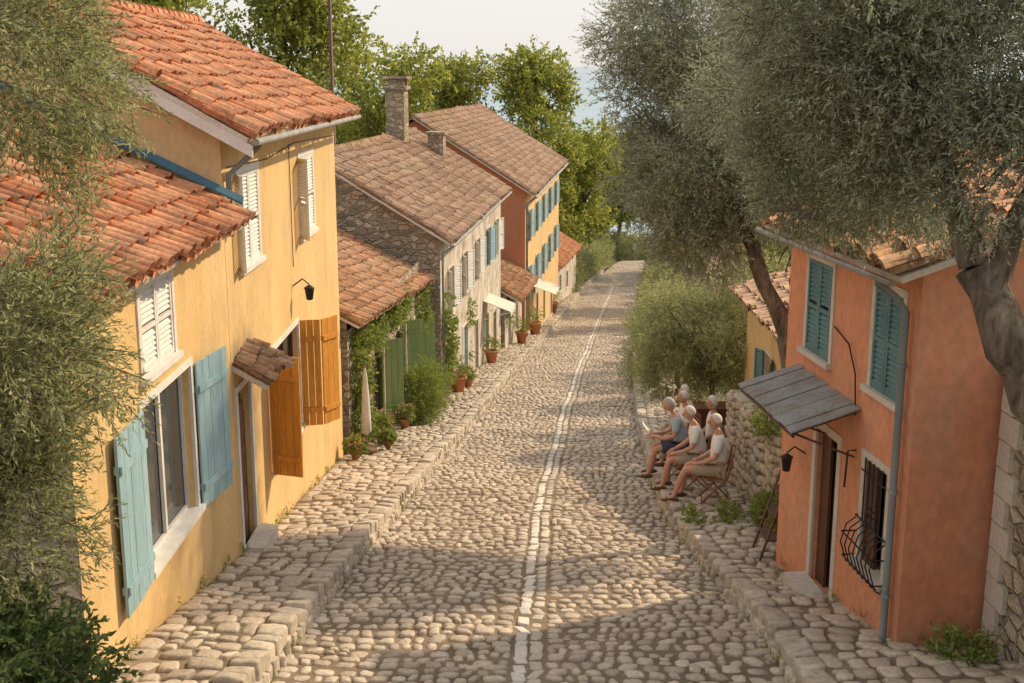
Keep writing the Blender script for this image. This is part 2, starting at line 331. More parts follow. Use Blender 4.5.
# ------------------------------------------------------------------ building parts
def wall(mb,fr,u0,u1,v,z0,z1,ops,mi=0,rev=.16):
    us=sorted({u0,u1,*[o[0] for o in ops],*[o[1] for o in ops]}); zs=sorted({z0,z1,*[o[2] for o in ops],*[o[3] for o in ops]})
    for a,b in zip(us,us[1:]):
        for c,d in zip(zs,zs[1:]):
            um,zm=(a+b)/2,(c+d)/2
            if any(o[0]<um<o[1] and o[2]<zm<o[3] for o in ops): continue
            p=fr.p; mb.face([p(a,v,c),p(b,v,c),p(b,v,d),p(a,v,d)],mi)
    for o in ops:
        a,b,c,d=o[:4]; p=fr.p; w=v-rev
        mb.face([p(a,v,c),p(a,w,c),p(a,w,d),p(a,v,d)],mi); mb.face([p(b,v,c),p(b,w,c),p(b,w,d),p(b,v,d)],mi)
        mb.face([p(a,v,d),p(b,v,d),p(b,w,d),p(a,w,d)],mi); mb.face([p(a,v,c),p(b,v,c),p(b,w,c),p(a,w,c)],mi)
def louvre(mb,fr,u0,u1,z0,z1,v,mi,step=.06):
    s=.055; t=.04
    mb.box(fr,u0,u0+s,v,v+t,z0,z1,mi); mb.box(fr,u1-s,u1,v,v+t,z0,z1,mi)
    zm=(z0+z1)/2
    for a,b in ((z0,z0+s*1.3),(z1-s,z1),(zm-s/2,zm+s/2)): mb.box(fr,u0+s,u1-s,v+.002,v+t-.002,a,b,mi)
    z=z0+s*1.3
    while z<z1-s-step*.5:
        if abs(z+step/2-zm)>s*.9:
            p=fr.p; a,b=u0+s,u1-s
            mb.hexa([p(a,v+t-.006,z),p(b,v+t-.006,z),p(b,v+.004,z+step*.8),p(a,v+.004,z+step*.8),
                     p(a,v+t-.006,z+.008),p(b,v+t-.006,z+.008),p(b,v+.004,z+step*.8+.008),p(a,v+.004,z+step*.8+.008)],mi)
        z+=step
def planks(mb,fr,u0,u1,z0,z1,v,mi,n=4):
    w=(u1-u0)/n
    for i in range(n): mb.box(fr,u0+i*w+.004,u0+(i+1)*w-.004,v+random.uniform(0,.006),v+.03+random.uniform(0,.005),z0+random.uniform(0,.012),z1-random.uniform(0,.008),mi)
    for f in (.15,.82):
        z=z0+(z1-z0)*f; mb.box(fr,u0+.02,u1-.02,v+.037,v+.06,z-.045,z+.045,mi)
        mb.box(fr,u0+.02,u1-.02,v-.024,v-.002,z-.045,z+.045,mi)
def surround(mb,fr,o,v,mi,w=.09,sill=True,pr=.022):
    a,b,c,d=o[:4]
    mb.box(fr,a-w,a+.004,v-.02,v+pr,c,d,mi); mb.box(fr,b-.004,b+w,v-.02,v+pr,c,d,mi); mb.box(fr,a-w,b+w,v-.02,v+pr+.003,d-.002,d+w,mi)
    if sill: mb.box(fr,a-w-.03,b+w+.03,v-.1,v+.08,c-.07,c+.003,mi)
def sash(mb,fr,o,v,mi_f,mi_g,n=2,bars=2):
    a,b,c,d=o[:4]; f=.05; w=v-.13
    mb.box(fr,a,b,w-.02,w-.015,c,d,mi_g)
    mb.box(fr,a,a+f,w-.01,w+.03,c,d,mi_f); mb.box(fr,b-f,b,w-.01,w+.03,c,d,mi_f)
    mb.box(fr,a+f,b-f,w-.01,w+.03,c,c+f,mi_f); mb.box(fr,a+f,b-f,w-.01,w+.03,d-f,d,mi_f)
    for i in range(1,n):
        u=a+(b-a)*i/n; mb.box(fr,u-.035,u+.035,w-.008,w+.035,c+f,d-f,mi_f)
    for j in range(1,bars):
        z=c+(d-c)*j/bars
        for i in range(n):
            x0=a+(b-a)*i/n+.05; x1=a+(b-a)*(i+1)/n-.05
            mb.box(fr,x0,x1,w-.006,w+.012,z-.012,z+.012,mi_f)
_arc=np.linspace(0,np.pi,7)
def tile_arr(P0,A,B,Nn,na,nb,pa,pb,mat,name,par,jit=.035,seed=0):
    r=np.random.default_rng(seed)
    P0,A,B,Nn=[np.array(x,dtype=float) for x in (P0,A,B,Nn)]
    def base(r0,r1,L,th,inv):
        vs=[]
        for b,rr in ((0,r0),(L,r1)):
            for k in (0,1):
                q=rr-th*k
                for t in _arc: vs.append((q*math.cos(t),b,(q*math.sin(t)*.85)*(-1 if inv else 1)))
        return np.array(vs)
    n=7; qs=[]
    def idx(b,k,j): return b*2*n+k*n+j
    for j in range(n-1):
        qs+= [(idx(0,0,j),idx(0,0,j+1),idx(1,0,j+1),idx(1,0,j)),(idx(0,1,j),idx(0,1,j+1),idx(1,1,j+1),idx(1,1,j)),(idx(0,0,j),idx(0,0,j+1),idx(0,1,j+1),idx(0,1,j))]
    qs+=[(idx(0,0,0),idx(1,0,0),idx(1,1,0),idx(0,1,0)),(idx(0,0,n-1),idx(1,0,n-1),idx(1,1,n-1),idx(0,1,n-1))]
    qs=np.array(qs); Vs=[];Q=[];off=0
    for inv in (True,False):
        T=base(pa*.47,pa*.39,pb*1.22,.014,inv)
        ia,ib=np.meshgrid(np.arange(na),np.arange(nb)); ia=ia.ravel();ib=ib.ravel(); N=len(ia)
        ua=(ia+.5)*pa+(0 if inv else .5*pa)+r.normal(0,jit*.35,N); ub=ib*pb+r.normal(0,jit,N)+.02*np.sin(ia*.9)
        c0=(.06 if inv else .045)+r.normal(0,.007,N)
        rot=r.normal(0,.06,N); scl=1+r.normal(0,.06,N)
        x=T[None,:,0]*scl[:,None]; y=T[None,:,1]; z=T[None,:,2]
        tiltc=.034*(1-y/(pb*1.22))
        xr=x*np.cos(rot)[:,None]-y*np.sin(rot)[:,None]; yr=x*np.sin(rot)[:,None]+y*np.cos(rot)[:,None]
        a=ua[:,None]+xr; b=ub[:,None]+yr; c=c0[:,None]+z+tiltc
        sag=.02*np.sin(a*1.3+b*.8)+.035*np.sin(a*.5)
        W=P0+a[...,None]*A+b[...,None]*B+(c+sag)[...,None]*Nn
        Vs.append(W.reshape(-1,3)); Q.append((qs[None]+(np.arange(N)*28)[:,None,None]).reshape(-1,4)+off); off+=N*28
    return np_mesh(name,np.concatenate(Vs),np.concatenate(Q),None,mat,True,par)
def roof(fr,u0,u1,ve,ze,vr,zr,depth,mat,par,tp=.24,back=True,seed=0,ze2=None,zr2=None,ridge=True):
    ze2=ze if ze2 is None else ze2; zr2=zr if zr2 is None else zr2
    P0=fr.p(u0,ve,ze); P1=fr.p(u1,ve,ze2); R0=fr.p(u0,vr,zr); R1=fr.p(u1,vr,zr2)
    A=(P1-P0); LA=A.length; A.normalize(); B=(R0-P0); LB=B.length; B.normalize()
    Nn=A.cross(B); Nn.normalize()
    if Nn.z<0: Nn=-Nn
    pb=tp*1.45
    na=int(LA/tp); nb=int(LB/pb)+1
    tile_arr(P0,A,B,Nn,na,nb,LA/(na+.5),LB/nb,mat,'roof_tiles',par,seed=seed)
    mb=MB(); t=Nn*-.07
    mb.hexa([P0+t+B*.05,P1+t+B*.05,R1+t,R0+t,P0-Nn*.005+B*.05,P1-Nn*.005+B*.05,R1-Nn*.005,R0-Nn*.005],0)
    if back:
        dz=(zr-ze)/(ve-vr)
        vb=-depth-.3; zb=zr-(vr-vb)*dz; zb2=zr2-(vr-vb)*dz
        Q0=fr.p(u0,vb,zb); Q1=fr.p(u1,vb,zb2)
        up=Vector((0,0,.10))
        mb.hexa([R0-Nn*.07,R1-Nn*.07,Q1,Q0,R0+Nn*.06,R1+Nn*.06,Q1+up,Q0+up],1)
    mb.build('roof_deck',[m_trim,mat],par)
    if ridge:
        mr=MB(); n=int(LA/.38); 
        for i in range(n):
            a=R0+A*(LA*i/n)+Nn*(.09+random.uniform(-.01,.01)); b=R0+A*(LA*(i+1.12)/n)+Nn*.075
            mr.tube([a,b],[.125,.105],8,0)
        mr.build('ridge_tiles',[mat],par)
def shell(fr,L,depth,z0,ze,vr,zr,ops,m_f,m_side,par,zo=-.06,v_e=.3):
    mb=MB(); wall(mb,fr,0,L,0,z0,ze+.15,ops,0); p=fr.p
    dz=(zr-ze)/(v_e-vr); zf=ze+v_e*dz+zo
    zpk=zr+zo; zbk=zr-(vr+depth)*dz+zo
    for u in (0,L):
        mb.face([p(u,0,z0),p(u,0,zf),p(u,vr,zpk),p(u,-depth,zbk),p(u,-depth,z0)],1)
    mb.face([p(0,-depth,z0),p(L,-depth,z0),p(L,-depth,zbk),p(0,-depth,zbk)],1)
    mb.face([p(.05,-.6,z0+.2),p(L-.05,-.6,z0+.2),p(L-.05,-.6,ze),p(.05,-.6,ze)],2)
    mb.build('walls',[m_f,m_side,m_dark],par)
# HOUSE 1
h=empty('yellow_house',(-4,13.5,G(13.5)))
f=Fr((-4,10.4),(-4,16.6),1)
U=lambda y: y-10.4
op_up=(U(12.6),U(13.85),-3.2,-2.2); op_lo=(U(12.45),U(14.45),-5.35,-3.5)
shell(f,6.2,5.5,-7.5,-1.98,-3.6,-.1,[op_up,op_lo],m_yel,m_stone,h,v_e=.35)
mb=MB()
for o in (op_up,op_lo): surround(mb,f,o,0,0,w=.08)
sash(mb,f,op_lo,0,0,1,n=2,bars=1)
mb.box(f,op_lo[0]+.06,op_lo[0]+.42,-.24,-.20,op_lo[2]+.05,op_lo[3]-.05,3); mb.box(f,op_lo[1]-.40,op_lo[1]-.06,-.24,-.20,op_lo[2]+.05,op_lo[3]-.05,3)
mid=(op_up[0]+op_up[1])/2
louvre(mb,f,op_up[0]+.01,mid-.005,op_up[2]+.01,op_up[3]-.01,-.03,0); louvre(mb,f,mid+.005,op_up[1]-.01,op_up[2]+.01,op_up[3]-.01,-.03,0)
g=f.sub(op_lo[0]-.1,.07,math.pi-.03)
planks(mb,g,0,1.0,-5.42,-3.5,0,2,n=5)
g=f.sub(op_lo[1]+.1,.03,.14)
planks(mb,g,0,1.0,-5.42,-3.5,0,2,n=5)
mb.build('windows_and_shutters',[m_whitep,m_glass,m_blue,m_canvas],h)
roof(f,-.3,6.18,.4,-2.0,-3.6,-.05,5.5,m_tile,h,tp=.26,seed=1)
mb=MB()
a=f.p(6.10,.3,-1.74);b=f.p(6.19,.3,-1.66);c=f.p(6.19,-3.4,.16);d=f.p(6.10,-3.4,.08)
mb.hexa([a,b,c,d,a+Vector((0,0,.03)),b+Vector((0,0,.03)),c+Vector((0,0,.03)),d+Vector((0,0,.03))]); mb.build('blue_flashing',[m_bluesheet],h)
# HOUSE 2
h=empty('yellow_house',(-4,22,G(22)))
f=Fr((-4,16.62),(-4,27.3),1); U=lambda y:y-16.62
w1=(U(17.5),U(18.9),-2.8,-1.4); w2=(U(22.6),U(24.2),-3.0,-1.5)
dr=(U(16.85),U(17.7),-7.2,-4.5); w3=(U(19.2),U(21.9),-6.45,-4.5)
shell(f,10.68,6.5,-10.5,-.85,-3.0,1.05,[w1,w2,dr,w3],m_yel,m_yel2,h,v_e=.45)
mb=MB()
for o in (w1,w2,w3): surround(mb,f,o,0,0,w=.09)
surround(mb,f,dr,0,0,w=.1,sill=False)
for o in (w1,w2):
    m_=(o[0]+o[1])/2
    louvre(mb,f,o[0]+.01,m_-.005,o[2]+.01,o[3]-.01,-.02,0)
    louvre(mb,f,m_+.005,o[1]-.01,o[2]+.01,o[3]-.01,-.02,0)
g=f.sub(w1[0]-.02,.03,math.pi-.4); louvre(mb,g,0,.35,w1[2],w1[3],0,0)
g=f.sub(w2[0]-.02,.03,math.pi-.5); louvre(mb,g,0,.45,w2[2],w2[3],0,0)
sash(mb,f,w3,0,3,1,n=3,bars=1)
mb.box(f,dr[0],dr[1],-.16,-.10,dr[2],dr[3]-.5,4)
for k in range(3): mb.box(f,dr[0]+.12,dr[1]-.12,-.10,-.085,dr[2]+.5+k*.68,dr[2]+1.05+k*.68,4)
mb.box(f,dr[0],dr[1],-.15,-.145,dr[3]-.5,dr[3],1)
g=f.sub(w3[0]-.1,.03,math.pi/2+.35); planks(mb,g,0,.56,w3[2]-.05,w3[3]+.05,0,2,n=4)
g=f.sub(w3[1]+.04,.03,math.pi/2-.15); planks(mb,g,0,.38,w3[2]-.05,w3[3]+.05,0,2,n=3)
g2=g.sub(.39,0,-.95); planks(mb,g2,0,.5,w3[2]-.05,w3[3]+.05,0,2,n=3)
mb.build('windows_and_shutters',[m_whitep,m_glass,m_orap,m_brown,m_brown],h)
roof(f,-.25,10.95,.5,-.85,-3.0,1.12,6.5,m_tile,h,tp=.26,seed=2)
mb=MB()
mb.tube([f.p(-.25,.55,-.88),f.p(10.95,.55,-.91)],.05,8,0)
mb.tube([f.p(.12,.53,-.93),f.p(.12,.3,-1.15),f.p(.12,.07,-1.35),f.p(.12,.06,-2.2)],.042,8,1)
a=f.p(-.26,.5,-.93);b=f.p(-.26,-3.0,1.03)
mb.hexa([a,a+Vector((0,.04,0)),b+Vector((0,.04,0)),b,a+Vector((0,0,-.16)),a+Vector((0,.04,-.16)),b+Vector((0,.04,-.16)),b+Vector((0,0,-.16))],2)
mb.tube([f.p(.3,.02,-1.25),f.p(3,.02,-1.32),f.p(5.6,.02,-1.2),f.p(10.5,.02,-1.3)],.010,5,3)
mb.tube([f.p(5.0,.02,-1.2),f.p(5.02,.02,-3.4)],.008,5,3)
mb.build('gutter_and_verge',[m_metal,m_pipe,m_whitep,m_iron],h)
roof(f,U(16.66),U(18.0),.55,-4.38,.0,-4.05,0,m_tile2,h,tp=.2,back=False,seed=3,ridge=False)
mb=MB(); mb.hexa([f.p(dr[0]-.1,.02,-7.3),f.p(dr[1]+.15,.02,-7.3),f.p(dr[1]+.1,.34,-7.3),f.p(dr[0]-.05,.32,-7.3),f.p(dr[0]-.1,.02,-6.86),f.p(dr[1]+.15,.02,-6.87),f.p(dr[1]+.08,.32,-6.89),f.p(dr[0]-.04,.30,-6.88)],0); mb.build('door_step',[m_trim],h)
e=empty('wall_lantern',tuple(f.p(U(21.6),.2,-3.9))); mb=MB(); u=U(21.6)
mb.tube([f.p(u,.0,-3.75),f.p(u,.18,-3.62),f.p(u,.3,-3.72)],.014,6)
mb.lathe(f.p(u,.3,-3.72),[(.0,0),(.08,-.05),(.11,-.07),(.09,-.08),(.06,-.28),(.0,-.30)],8,0); mb.build('lantern',[m_iron],e)
# HOUSE 3a
h=empty('stone_cottage',(-3.4,33,G(33)))
f=Fr((-3.9,27.7),(-2.98,39.4),1); L=f.L
ops=[(3.6,4.5,-9.3,-7.1),(6.9,8.2,-9.4,-7.3),(9.8,10.7,-9.4,-7.6)]
mb=MB(); wall(mb,f,0,L,0,-12.5,-5.9,ops,0)
p=f.p
for u,zt in ((0,-5.6),(L,-6.5)): mb.face([p(u,0,-12.5),p(u,0,zt),p(u,-3.2,zt+1.7),p(u,-6,zt+.3),p(u,-6,-12.5)],0)
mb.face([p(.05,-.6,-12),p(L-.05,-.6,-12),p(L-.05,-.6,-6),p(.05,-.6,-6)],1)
mb.build('walls',[m_stone,m_dark],h)
roof(f,-.2,L-.02,.4,-5.75,-3.2,-3.95,6,m_tile3,h,tp=.26,seed=4,ze2=-6.65,zr2=-4.8)
mb=MB()
for o in ops:
    surround(mb,f,o,0,0,w=.1); sash(mb,f,o,0,1,2,n=2,bars=2)
for o in ops:
    g=f.sub(o[0]-.05,.03,math.pi-.5); planks(mb,g,0,.5,o[2],o[3],0,3,n=3)
    g=f.sub(o[1]+.05,.03,1.0); planks(mb,g,0,.55,o[2],o[3],0,3,n=3)
mb.build('windows_and_shutters',[m_trim,m_whitep,m_glass,m_green],h)
# HOUSE 3
h=empty('white_stone_house',(-1.5,49,G(49)))
f=Fr((-2.4,39.5),(-.55,58),1); L=f.L
ops=[];
for u in (1.8,5.4,9.2,13.0,16.2): ops.append((u,u+1.0,-8.1,-6.6))
gz=lambda u: float(G(39.5+u))+HLs
for u,dw in ((1.6,1.1),(5.2,1.4),(8.8,1.0),(12.2,1.3),(15.4,1.1)): ops.append((u,u+dw,gz(u+1)+.02,gz(u+1)+2.15))
shell(f,L,7,-16,-5.4,-4.2,-2.65,ops,m_wht,m_stone,h,v_e=.4)
mb=MB()
for i,o in enumerate(ops):
    surround(mb,f,o,0,0,w=.1,sill=i<5)
    if i<5:
        m_=[1,1,1,4,1][i]
        sash(mb,f,o,0,1,2,n=2,bars=2)
        g=f.sub(o[0]-.04,.03,math.pi-.4); louvre(mb,g,0,.5,o[2],o[3],0,m_,step=.09)
        g=f.sub(o[1]+.04,.03,.4); louvre(mb,g,0,.5,o[2],o[3],0,m_,step=.09)
    else:
        mb.box(f,o[0],o[1],-.16,-.10,o[2],o[3],[3,4,3,5,3][i-5])
mb.build('windows_and_doors',[m_trim,m_whitep,m_glass,m_brown,m_blue,m_green],h)
roof(f,-.3,L+.2,.45,-5.42,-4.2,-2.6,7,m_tile2,h,tp=.27,seed=5)
mb=MB(); mb.tube([f.p(-.3,.5,-5.48),f.p(L+.2,.5,-5.5)],.05,8,0); mb.tube([f.p(.1,.48,-5.5),f.p(.1,.08,-5.8),f.p(.1,.08,-10.6)],.04,8,0); mb.build('gutter',[m_metal],h)
mb=MB(); mb.box(f,12.6,13.6,-4.3,-3.5,-3.6,-.6,0); mb.box(f,12.5,13.7,-4.4,-3.4,-.6,-.45,0)
for q_ in (12.65,13.35): mb.box(f,q_,q_+.2,-4.3,-3.5,-.45,-.15,0)
mb.box(f,12.5,13.7,-4.45,-3.35,-.15,-.03,0)
mb.box(f,15.0,15.8,-2.9,-2.2,-3.6,-2.6,0); mb.box(f,14.9,15.9,-3.0,-2.1,-2.6,-2.48,0)
mb.build('chimneys',[m_stone],h)
e=empty('shop_awning',tuple(f.p(11.5,0.5,-10.6))); mb=MB(); u,w_=11.5,2.0; zt=gz(u)+2.75
a,b,c,d=f.p(u,.03,zt),f.p(u+w_,.03,zt),f.p(u+w_,1.2,zt-.45),f.p(u,1.2,zt-.45)
up=Vector((0,0,.03)); mb.hexa([a,b,c,d,a+up,b+up,c+up,d+up])
mb.hexa([d,c,c+f.N*.02,d+f.N*.02]+[x-Vector((0,0,.2)) for x in (d,c,c+f.N*.02,d+f.N*.02)])
mb.tube([f.p(u,.03,zt-.8),d],.015,6,0); mb.tube([f.p(u+w_,.03,zt-.8),c],.015,6,0)
mb.build('canvas',[m_canvas],e)
# HOUSE 3b
h=empty('stone_cottage',(.2,61,G(61)))
f=Fr((-.35,58.1),(.55,64.9),1); L=f.L
ops=[(1.2,2.2,-13.6,-11.6),(4,5,-13.2,-11.8)]
shell(f,L,5,-18,-10.7,-3,-8.9,ops,m_wht,m_stone,h,v_e=.4)
mb=MB()
for o in ops: surround(mb,f,o,0,0); sash(mb,f,o,0,1,2)
mb.build('windows',[m_trim,m_whitep,m_glass],h)
roof(f,-.1,L,.9,-10.9,-3,-8.8,5,m_tile3,h,tp=.27,seed=6)
# HOUSE 4
h=empty('red_gabled_house',(2,77,G(77)))
f=Fr((.7,65),(3.5,90),1); L=f.L
ops=[]
gz=lambda u: float(G(65+u))+HLs
for u in (2,6.5,11,16,21):
    ops+= [(u,u+1.1,-9.0,-7.4),(u,u+1.1,-12.3,-10.6)]
for u in (1.5,7,12,18): ops.append((u,u+1.2,gz(u)+.02,gz(u)+2.1))
shell(f,L,9,-23,-6.3,-6.0,-2.3,ops,m_yel,m_red,h,v_e=.5)
mb=MB()
for i,o in enumerate(ops):
    surround(mb,f,o,0,0,w=.12)
    if i<10:
        sash(mb,f,o,0,1,2)
        for s_,an in ((o[0]-.04,math.pi-.35),(o[1]+.04,.35)):
            g=f.sub(s_,.03,an); louvre(mb,g,0,.55,o[2],o[3],0,3,step=.12)
    else: mb.box(f,o[0],o[1],-.16,-.1,o[2],o[3],4)
mb.build('windows_and_doors',[m_trim,m_whitep,m_glass,m_blue,m_brown],h)
roof(f,-.4,L+.3,.55,-6.3,-6.0,-2.2,9,m_tile2,h,tp=.3,seed=7)
mb=MB(); mb.tube([f.p(-.4,.62,-6.4),f.p(L+.3,.62,-6.42)],.08,8,0); mb.tube([f.p(.15,.6,-6.4),f.p(.15,.1,-6.8),f.p(.15,.1,-15)],.07,8,0); mb.build('gutter',[m_metal],h)
e=empty('shop_awning',tuple(f.p(4,1,-13))); mb=MB(); zt=gz(4)+2.9
a,b,c,d=f.p(3,.03,zt),f.p(6,.03,zt),f.p(6,1.5,zt-.5),f.p(3,1.5,zt-.5); up=Vector((0,0,.03)); mb.hexa([a,b,c,d,a+up,b+up,c+up,d+up]); mb.build('canvas',[m_canvas],e)
# HOUSE 5
h=empty('stone_cottage',(6,96,G(96)))
f=Fr((3.4,92),(5.6,104),1); L=f.L
ops=[(2,3,-16.8,-15.5),(6,7,-17.2,-15.8)]
shell(f,L,6,-26,-14.6,-3,-12.6,ops,m_wht,m_red,h,v_e=.4)
mb=MB()
for o in ops: surround(mb,f,o,0,0); sash(mb,f,o,0,1,2)
mb.build('windows',[m_trim,m_whitep,m_glass],h)
roof(f,-.2,L+.2,.5,-14.6,-3,-12.5,6,m_tile,h,tp=.3,seed=8)
# RIGHT salmon house
h=empty('salmon_house',(4,14,G(14)))
f=Fr((4.2,12.1),(3.8,16.2),-1); L=f.L; U=lambda y:(y-12.1)
a1=(U(12.5),U(13.25),-3.45,-2.3); a2=(U(14.6),U(15.45),-3.5,-2.3); dd=(U(14.1),U(14.85),-6.5,-4.4); lw=(U(12.6),U(13.25),-5.55,-4.3)
shell(f,L,5,-8,-1.95,-2.6,-.95,[a1,a2,dd,lw],m_ora,m_ora,h,v_e=.35)
mb=MB()
for o in (a1,a2,lw): surround(mb,f,o,0,0,w=.09,pr=.015)
surround(mb,f,dd,0,0,w=.11,sill=False,pr=.015)
for o in (a1,a2):
    m_=(o[0]+o[1])/2; louvre(mb,f,o[0]+.01,m_-.004,o[2],o[3],-.02,1); louvre(mb,f,m_+.004,o[1]-.01,o[2],o[3],-.02,1)
louvre(mb,f,lw[0]+.3,lw[1],lw[2],lw[3],-.06,3)
sash(mb,f,(lw[0],lw[0]+.3,lw[2],lw[3]),0,3,2,n=1)
mb.box(f,dd[0],dd[1],-.16,-.14,dd[2],dd[3],4)
mb.box(f,dd[0],dd[0]+.07,-.14,-.05,dd[2],dd[3],3); mb.box(f,dd[0]+.45,dd[1],-.12,-.08,dd[2],dd[3]-.05,3)
mb.build('windows_and_shutters',[m_trim,m_teal,m_glass,m_brown,m_dark],h)
roof(f,-.25,L+.15,.4,-1.98,-2.6,-.95,5,m_tile3,h,tp=.25,seed=9)
mb=MB()
mb.tube([f.p(-.25,.44,-2.03),f.p(L+.15,.44,-2.05)],.035,8,1)
mb.tube([f.p(.18,.42,-2.08),f.p(.18,.2,-2.25),f.p(.18,.08,-2.4),f.p(.18,.08,-6.1),f.p(.18,.2,-6.3)],.042,8,0)
for z in (-3,-4.4,-5.6): mb.tube([f.p(.18,.08,z),f.p(.18,.08,z+.04)],.052,8,0)
mb.build('downpipe',[m_pipe,m_metal],h)
mb=MB()
for i in range(8):
    u=lw[0]-.12+i*.125; zb=lw[2]-.02
    mb.tube([f.p(u,.03,zb+.5),f.p(u,.14,zb+.42),f.p(u,.2,zb+.2),f.p(u,.12,zb-.05),f.p(u,.02,zb-.1)],.009,5)
for z,v in ((.5,.03),(.3,.185),(.0,.16),(-.1,.02)):
    mb.tube([f.p(lw[0]-.14,0,lw[2]+z),f.p(lw[0]-.14,v,lw[2]+z),f.p(lw[0]+.78,v,lw[2]+z),f.p(lw[0]+.78,0,lw[2]+z)],.011,5)
for k in range(5):
    u=lw[0]+.08+k*.12; mb.tube([f.p(u,.035,lw[2]+.5),f.p(u,.035,lw[3]+.02)],.009,5)
mb.tube([f.p(lw[0]-.03,.035,lw[3]-.15),f.p(lw[1]+.03,.035,lw[3]-.15)],.009,5)
mb.tube([f.p(U(13.6),.02,-3.9),f.p(U(13.6),.05,-3.4),f.p(U(13.85),.05,-3.1),f.p(U(14.4),.03,-3.0)],.010,6)
mb.tube([f.p(U(13.5),.02,-4.3),f.p(U(13.5),.12,-4.3),f.p(U(13.5),.14,-4.75)],.012,6)
mb.build('iron_window_basket',[m_iron],h)
mb=MB(); n=10
for i in range(n):
    u0=U(13.45)+2.2*i/n; u1=U(13.45)+2.2*(i+1)/n-.01; dzz=.014*(i%2)+random.uniform(0,.01)
    a,b,c,d=f.p(u0,.02,-3.8+dzz),f.p(u1,.02,-3.8+dzz),f.p(u1,.82+random.uniform(0,.03),-4.06+dzz),f.p(u0,.82+random.uniform(0,.03),-4.06+dzz); up=Vector((0,0,.02))
    mb.hexa([a,b,c,d,a+up,b+up,c+up,d+up],0)
for u in (U(13.55),U(14.5),U(15.5)):
    mb.tube([f.p(u,.02,-4.4),f.p(u,.76,-4.09)],.016,6,1); mb.tube([f.p(u,.02,-3.84),f.p(u,.8,-4.09)],.018,6,1)
mb.tube([f.p(U(13.47),.8,-4.10),f.p(U(15.62),.8,-4.10)],.02,6,1)
mb.build('door_canopy',[m_metal,m_brown],h)
mb=MB(); mb.box(f,dd[0]-.1,dd[1]+.1,.02,.32,-7,-6.44,0); mb.build('door_step',[m_trim],h)
e=empty('wall_lantern',tuple(f.p(U(15.0),.2,-4.9))); mb=MB(); u=U(15.25)
mb.tube([f.p(u,.0,-4.9),f.p(u,.15,-4.8),f.p(u,.25,-4.88)],.012,6); 
mb.lathe(f.p(u,.25,-4.88),[(.0,0),(.07,-.05),(.09,-.06),(.075,-.07),(.05,-.25),(.0,-.27)],8,0); mb.build('lantern',[m_iron],e)
h=empty('stone_building',(6.5,11,G(11)))
mb=MB(); mb.box(WF,5.15,9,8.5,12.03,-9,-2.9,0); mb.build('rubble_core',[m_stone],h)
z=-6.7;k=0
mq=MB()
while z<-2.9:
    w_=.46 if k%2 else .30; d_=.30 if k%2 else .46; hgt=.3
    mq.hexa([Vector(q) for q in ((5.10,8.46,z),(5.10+w_,8.46,z),(5.10+w_,8.46+d_,z),(5.10,8.46+d_,z),(5.105,8.465,z+hgt-.015),(5.095+w_,8.465,z+hgt-.015),(5.095+w_,8.455+d_,z+hgt-.015),(5.105,8.455+d_,z+hgt-.015))],0)
    mq.hexa([Vector(q) for q in ((5.10,12.07-d_,z),(5.10+w_,12.07-d_,z),(5.10+w_,12.07,z),(5.10,12.07,z),(5.105,12.065-d_,z+hgt-.015),(5.095+w_,12.065-d_,z+hgt-.015),(5.095+w_,12.065,z+hgt-.015),(5.105,12.065,z+hgt-.015))],0)
    z+=hgt;k+=1
mq.build('quoins',[m_trim],h)
# retaining wall
h=empty('retaining_stone_wall',(4.5,20,G(20)))
def stonewall(x0,y0,y1,ztop,par,nm,seed,thick=.35,sgn=-1):
    A=rows(lambda y:y0,lambda y:y1,0,4.0,.34,.2,seed,gap=.008,wave=.0)
    V,q,t=stone_geo(*A,seed=seed,depth=.12,dome=.045,sq=.45,jit=.12)
    a,b,c=V[:,0],V[:,1],V[:,2]
    W=np.stack([x0+sgn*c,a,ztop(a)-b],-1)
    np_mesh(nm,W,q,t,m_wstone,True,par)
    A=rows(lambda y:y0,lambda y:y1,0,.3,.36,.3,seed+1,gap=.008,wave=.0)
    V,q,t=stone_geo(*A,seed=seed+1,depth=.1,dome=.04,sq=.4,jit=.12)
    a,b,c=V[:,0],V[:,1],V[:,2]
    np_mesh(nm+'_cap',np.stack([x0+.0+b,a,ztop(a)+c],-1),q,t,m_wstone,True,par)
    mb=MB()
    n=10
    for i in range(n):
        ya=y0+(y1-y0)*i/n; yb=y0+(y1-y0)*(i+1)/n; za=float(ztop(ya))-.03; zb=float(ztop(yb))-.03
        xa=x0+.01; xb=x0-sgn*thick
        mb.hexa([Vector(q_) for q_ in ((xa,ya,-12),(xb,ya,-12),(xb,yb,-12),(xa,yb,-12),(xa,ya,za),(xb,ya,za),(xb,yb,zb),(xa,yb,zb))],0)
    mb.build(nm+'_core',[m_mort],par)
stonewall(4.5,16.3,24.2,lambda y: np.interp(y,[16,19,19.1,24.5],[-5.5,-5.5,-5.9,-6.5])+.05*np.sin(y*5),h,'wall_stones',41)
h=empty('yellow_house',(6,26,G(26)))
f=Fr((5.7,20.5),(5.9,29.5),-1); L=f.L
ops=[(5.6,6.4,-7.6,-6.2),(1.5,2.4,-7.2,-5.9)]
shell(f,L,5,-12,-5.2,-2.5,-3.9,ops,m_yel,m_yel,h,v_e=.35)
mb=MB()
for o in ops:
    surround(mb,f,o,0,0,w=.07); sash(mb,f,o,0,1,2)
    g=f.sub(o[0]-.03,.03,math.pi-.3); louvre(mb,g,0,.4,o[2],o[3],0,3); g=f.sub(o[1]+.03,.03,.3); louvre(mb,g,0,.4,o[2],o[3],0,3)
mb.build('windows',[m_trim,m_whitep,m_glass,m_teal],h)
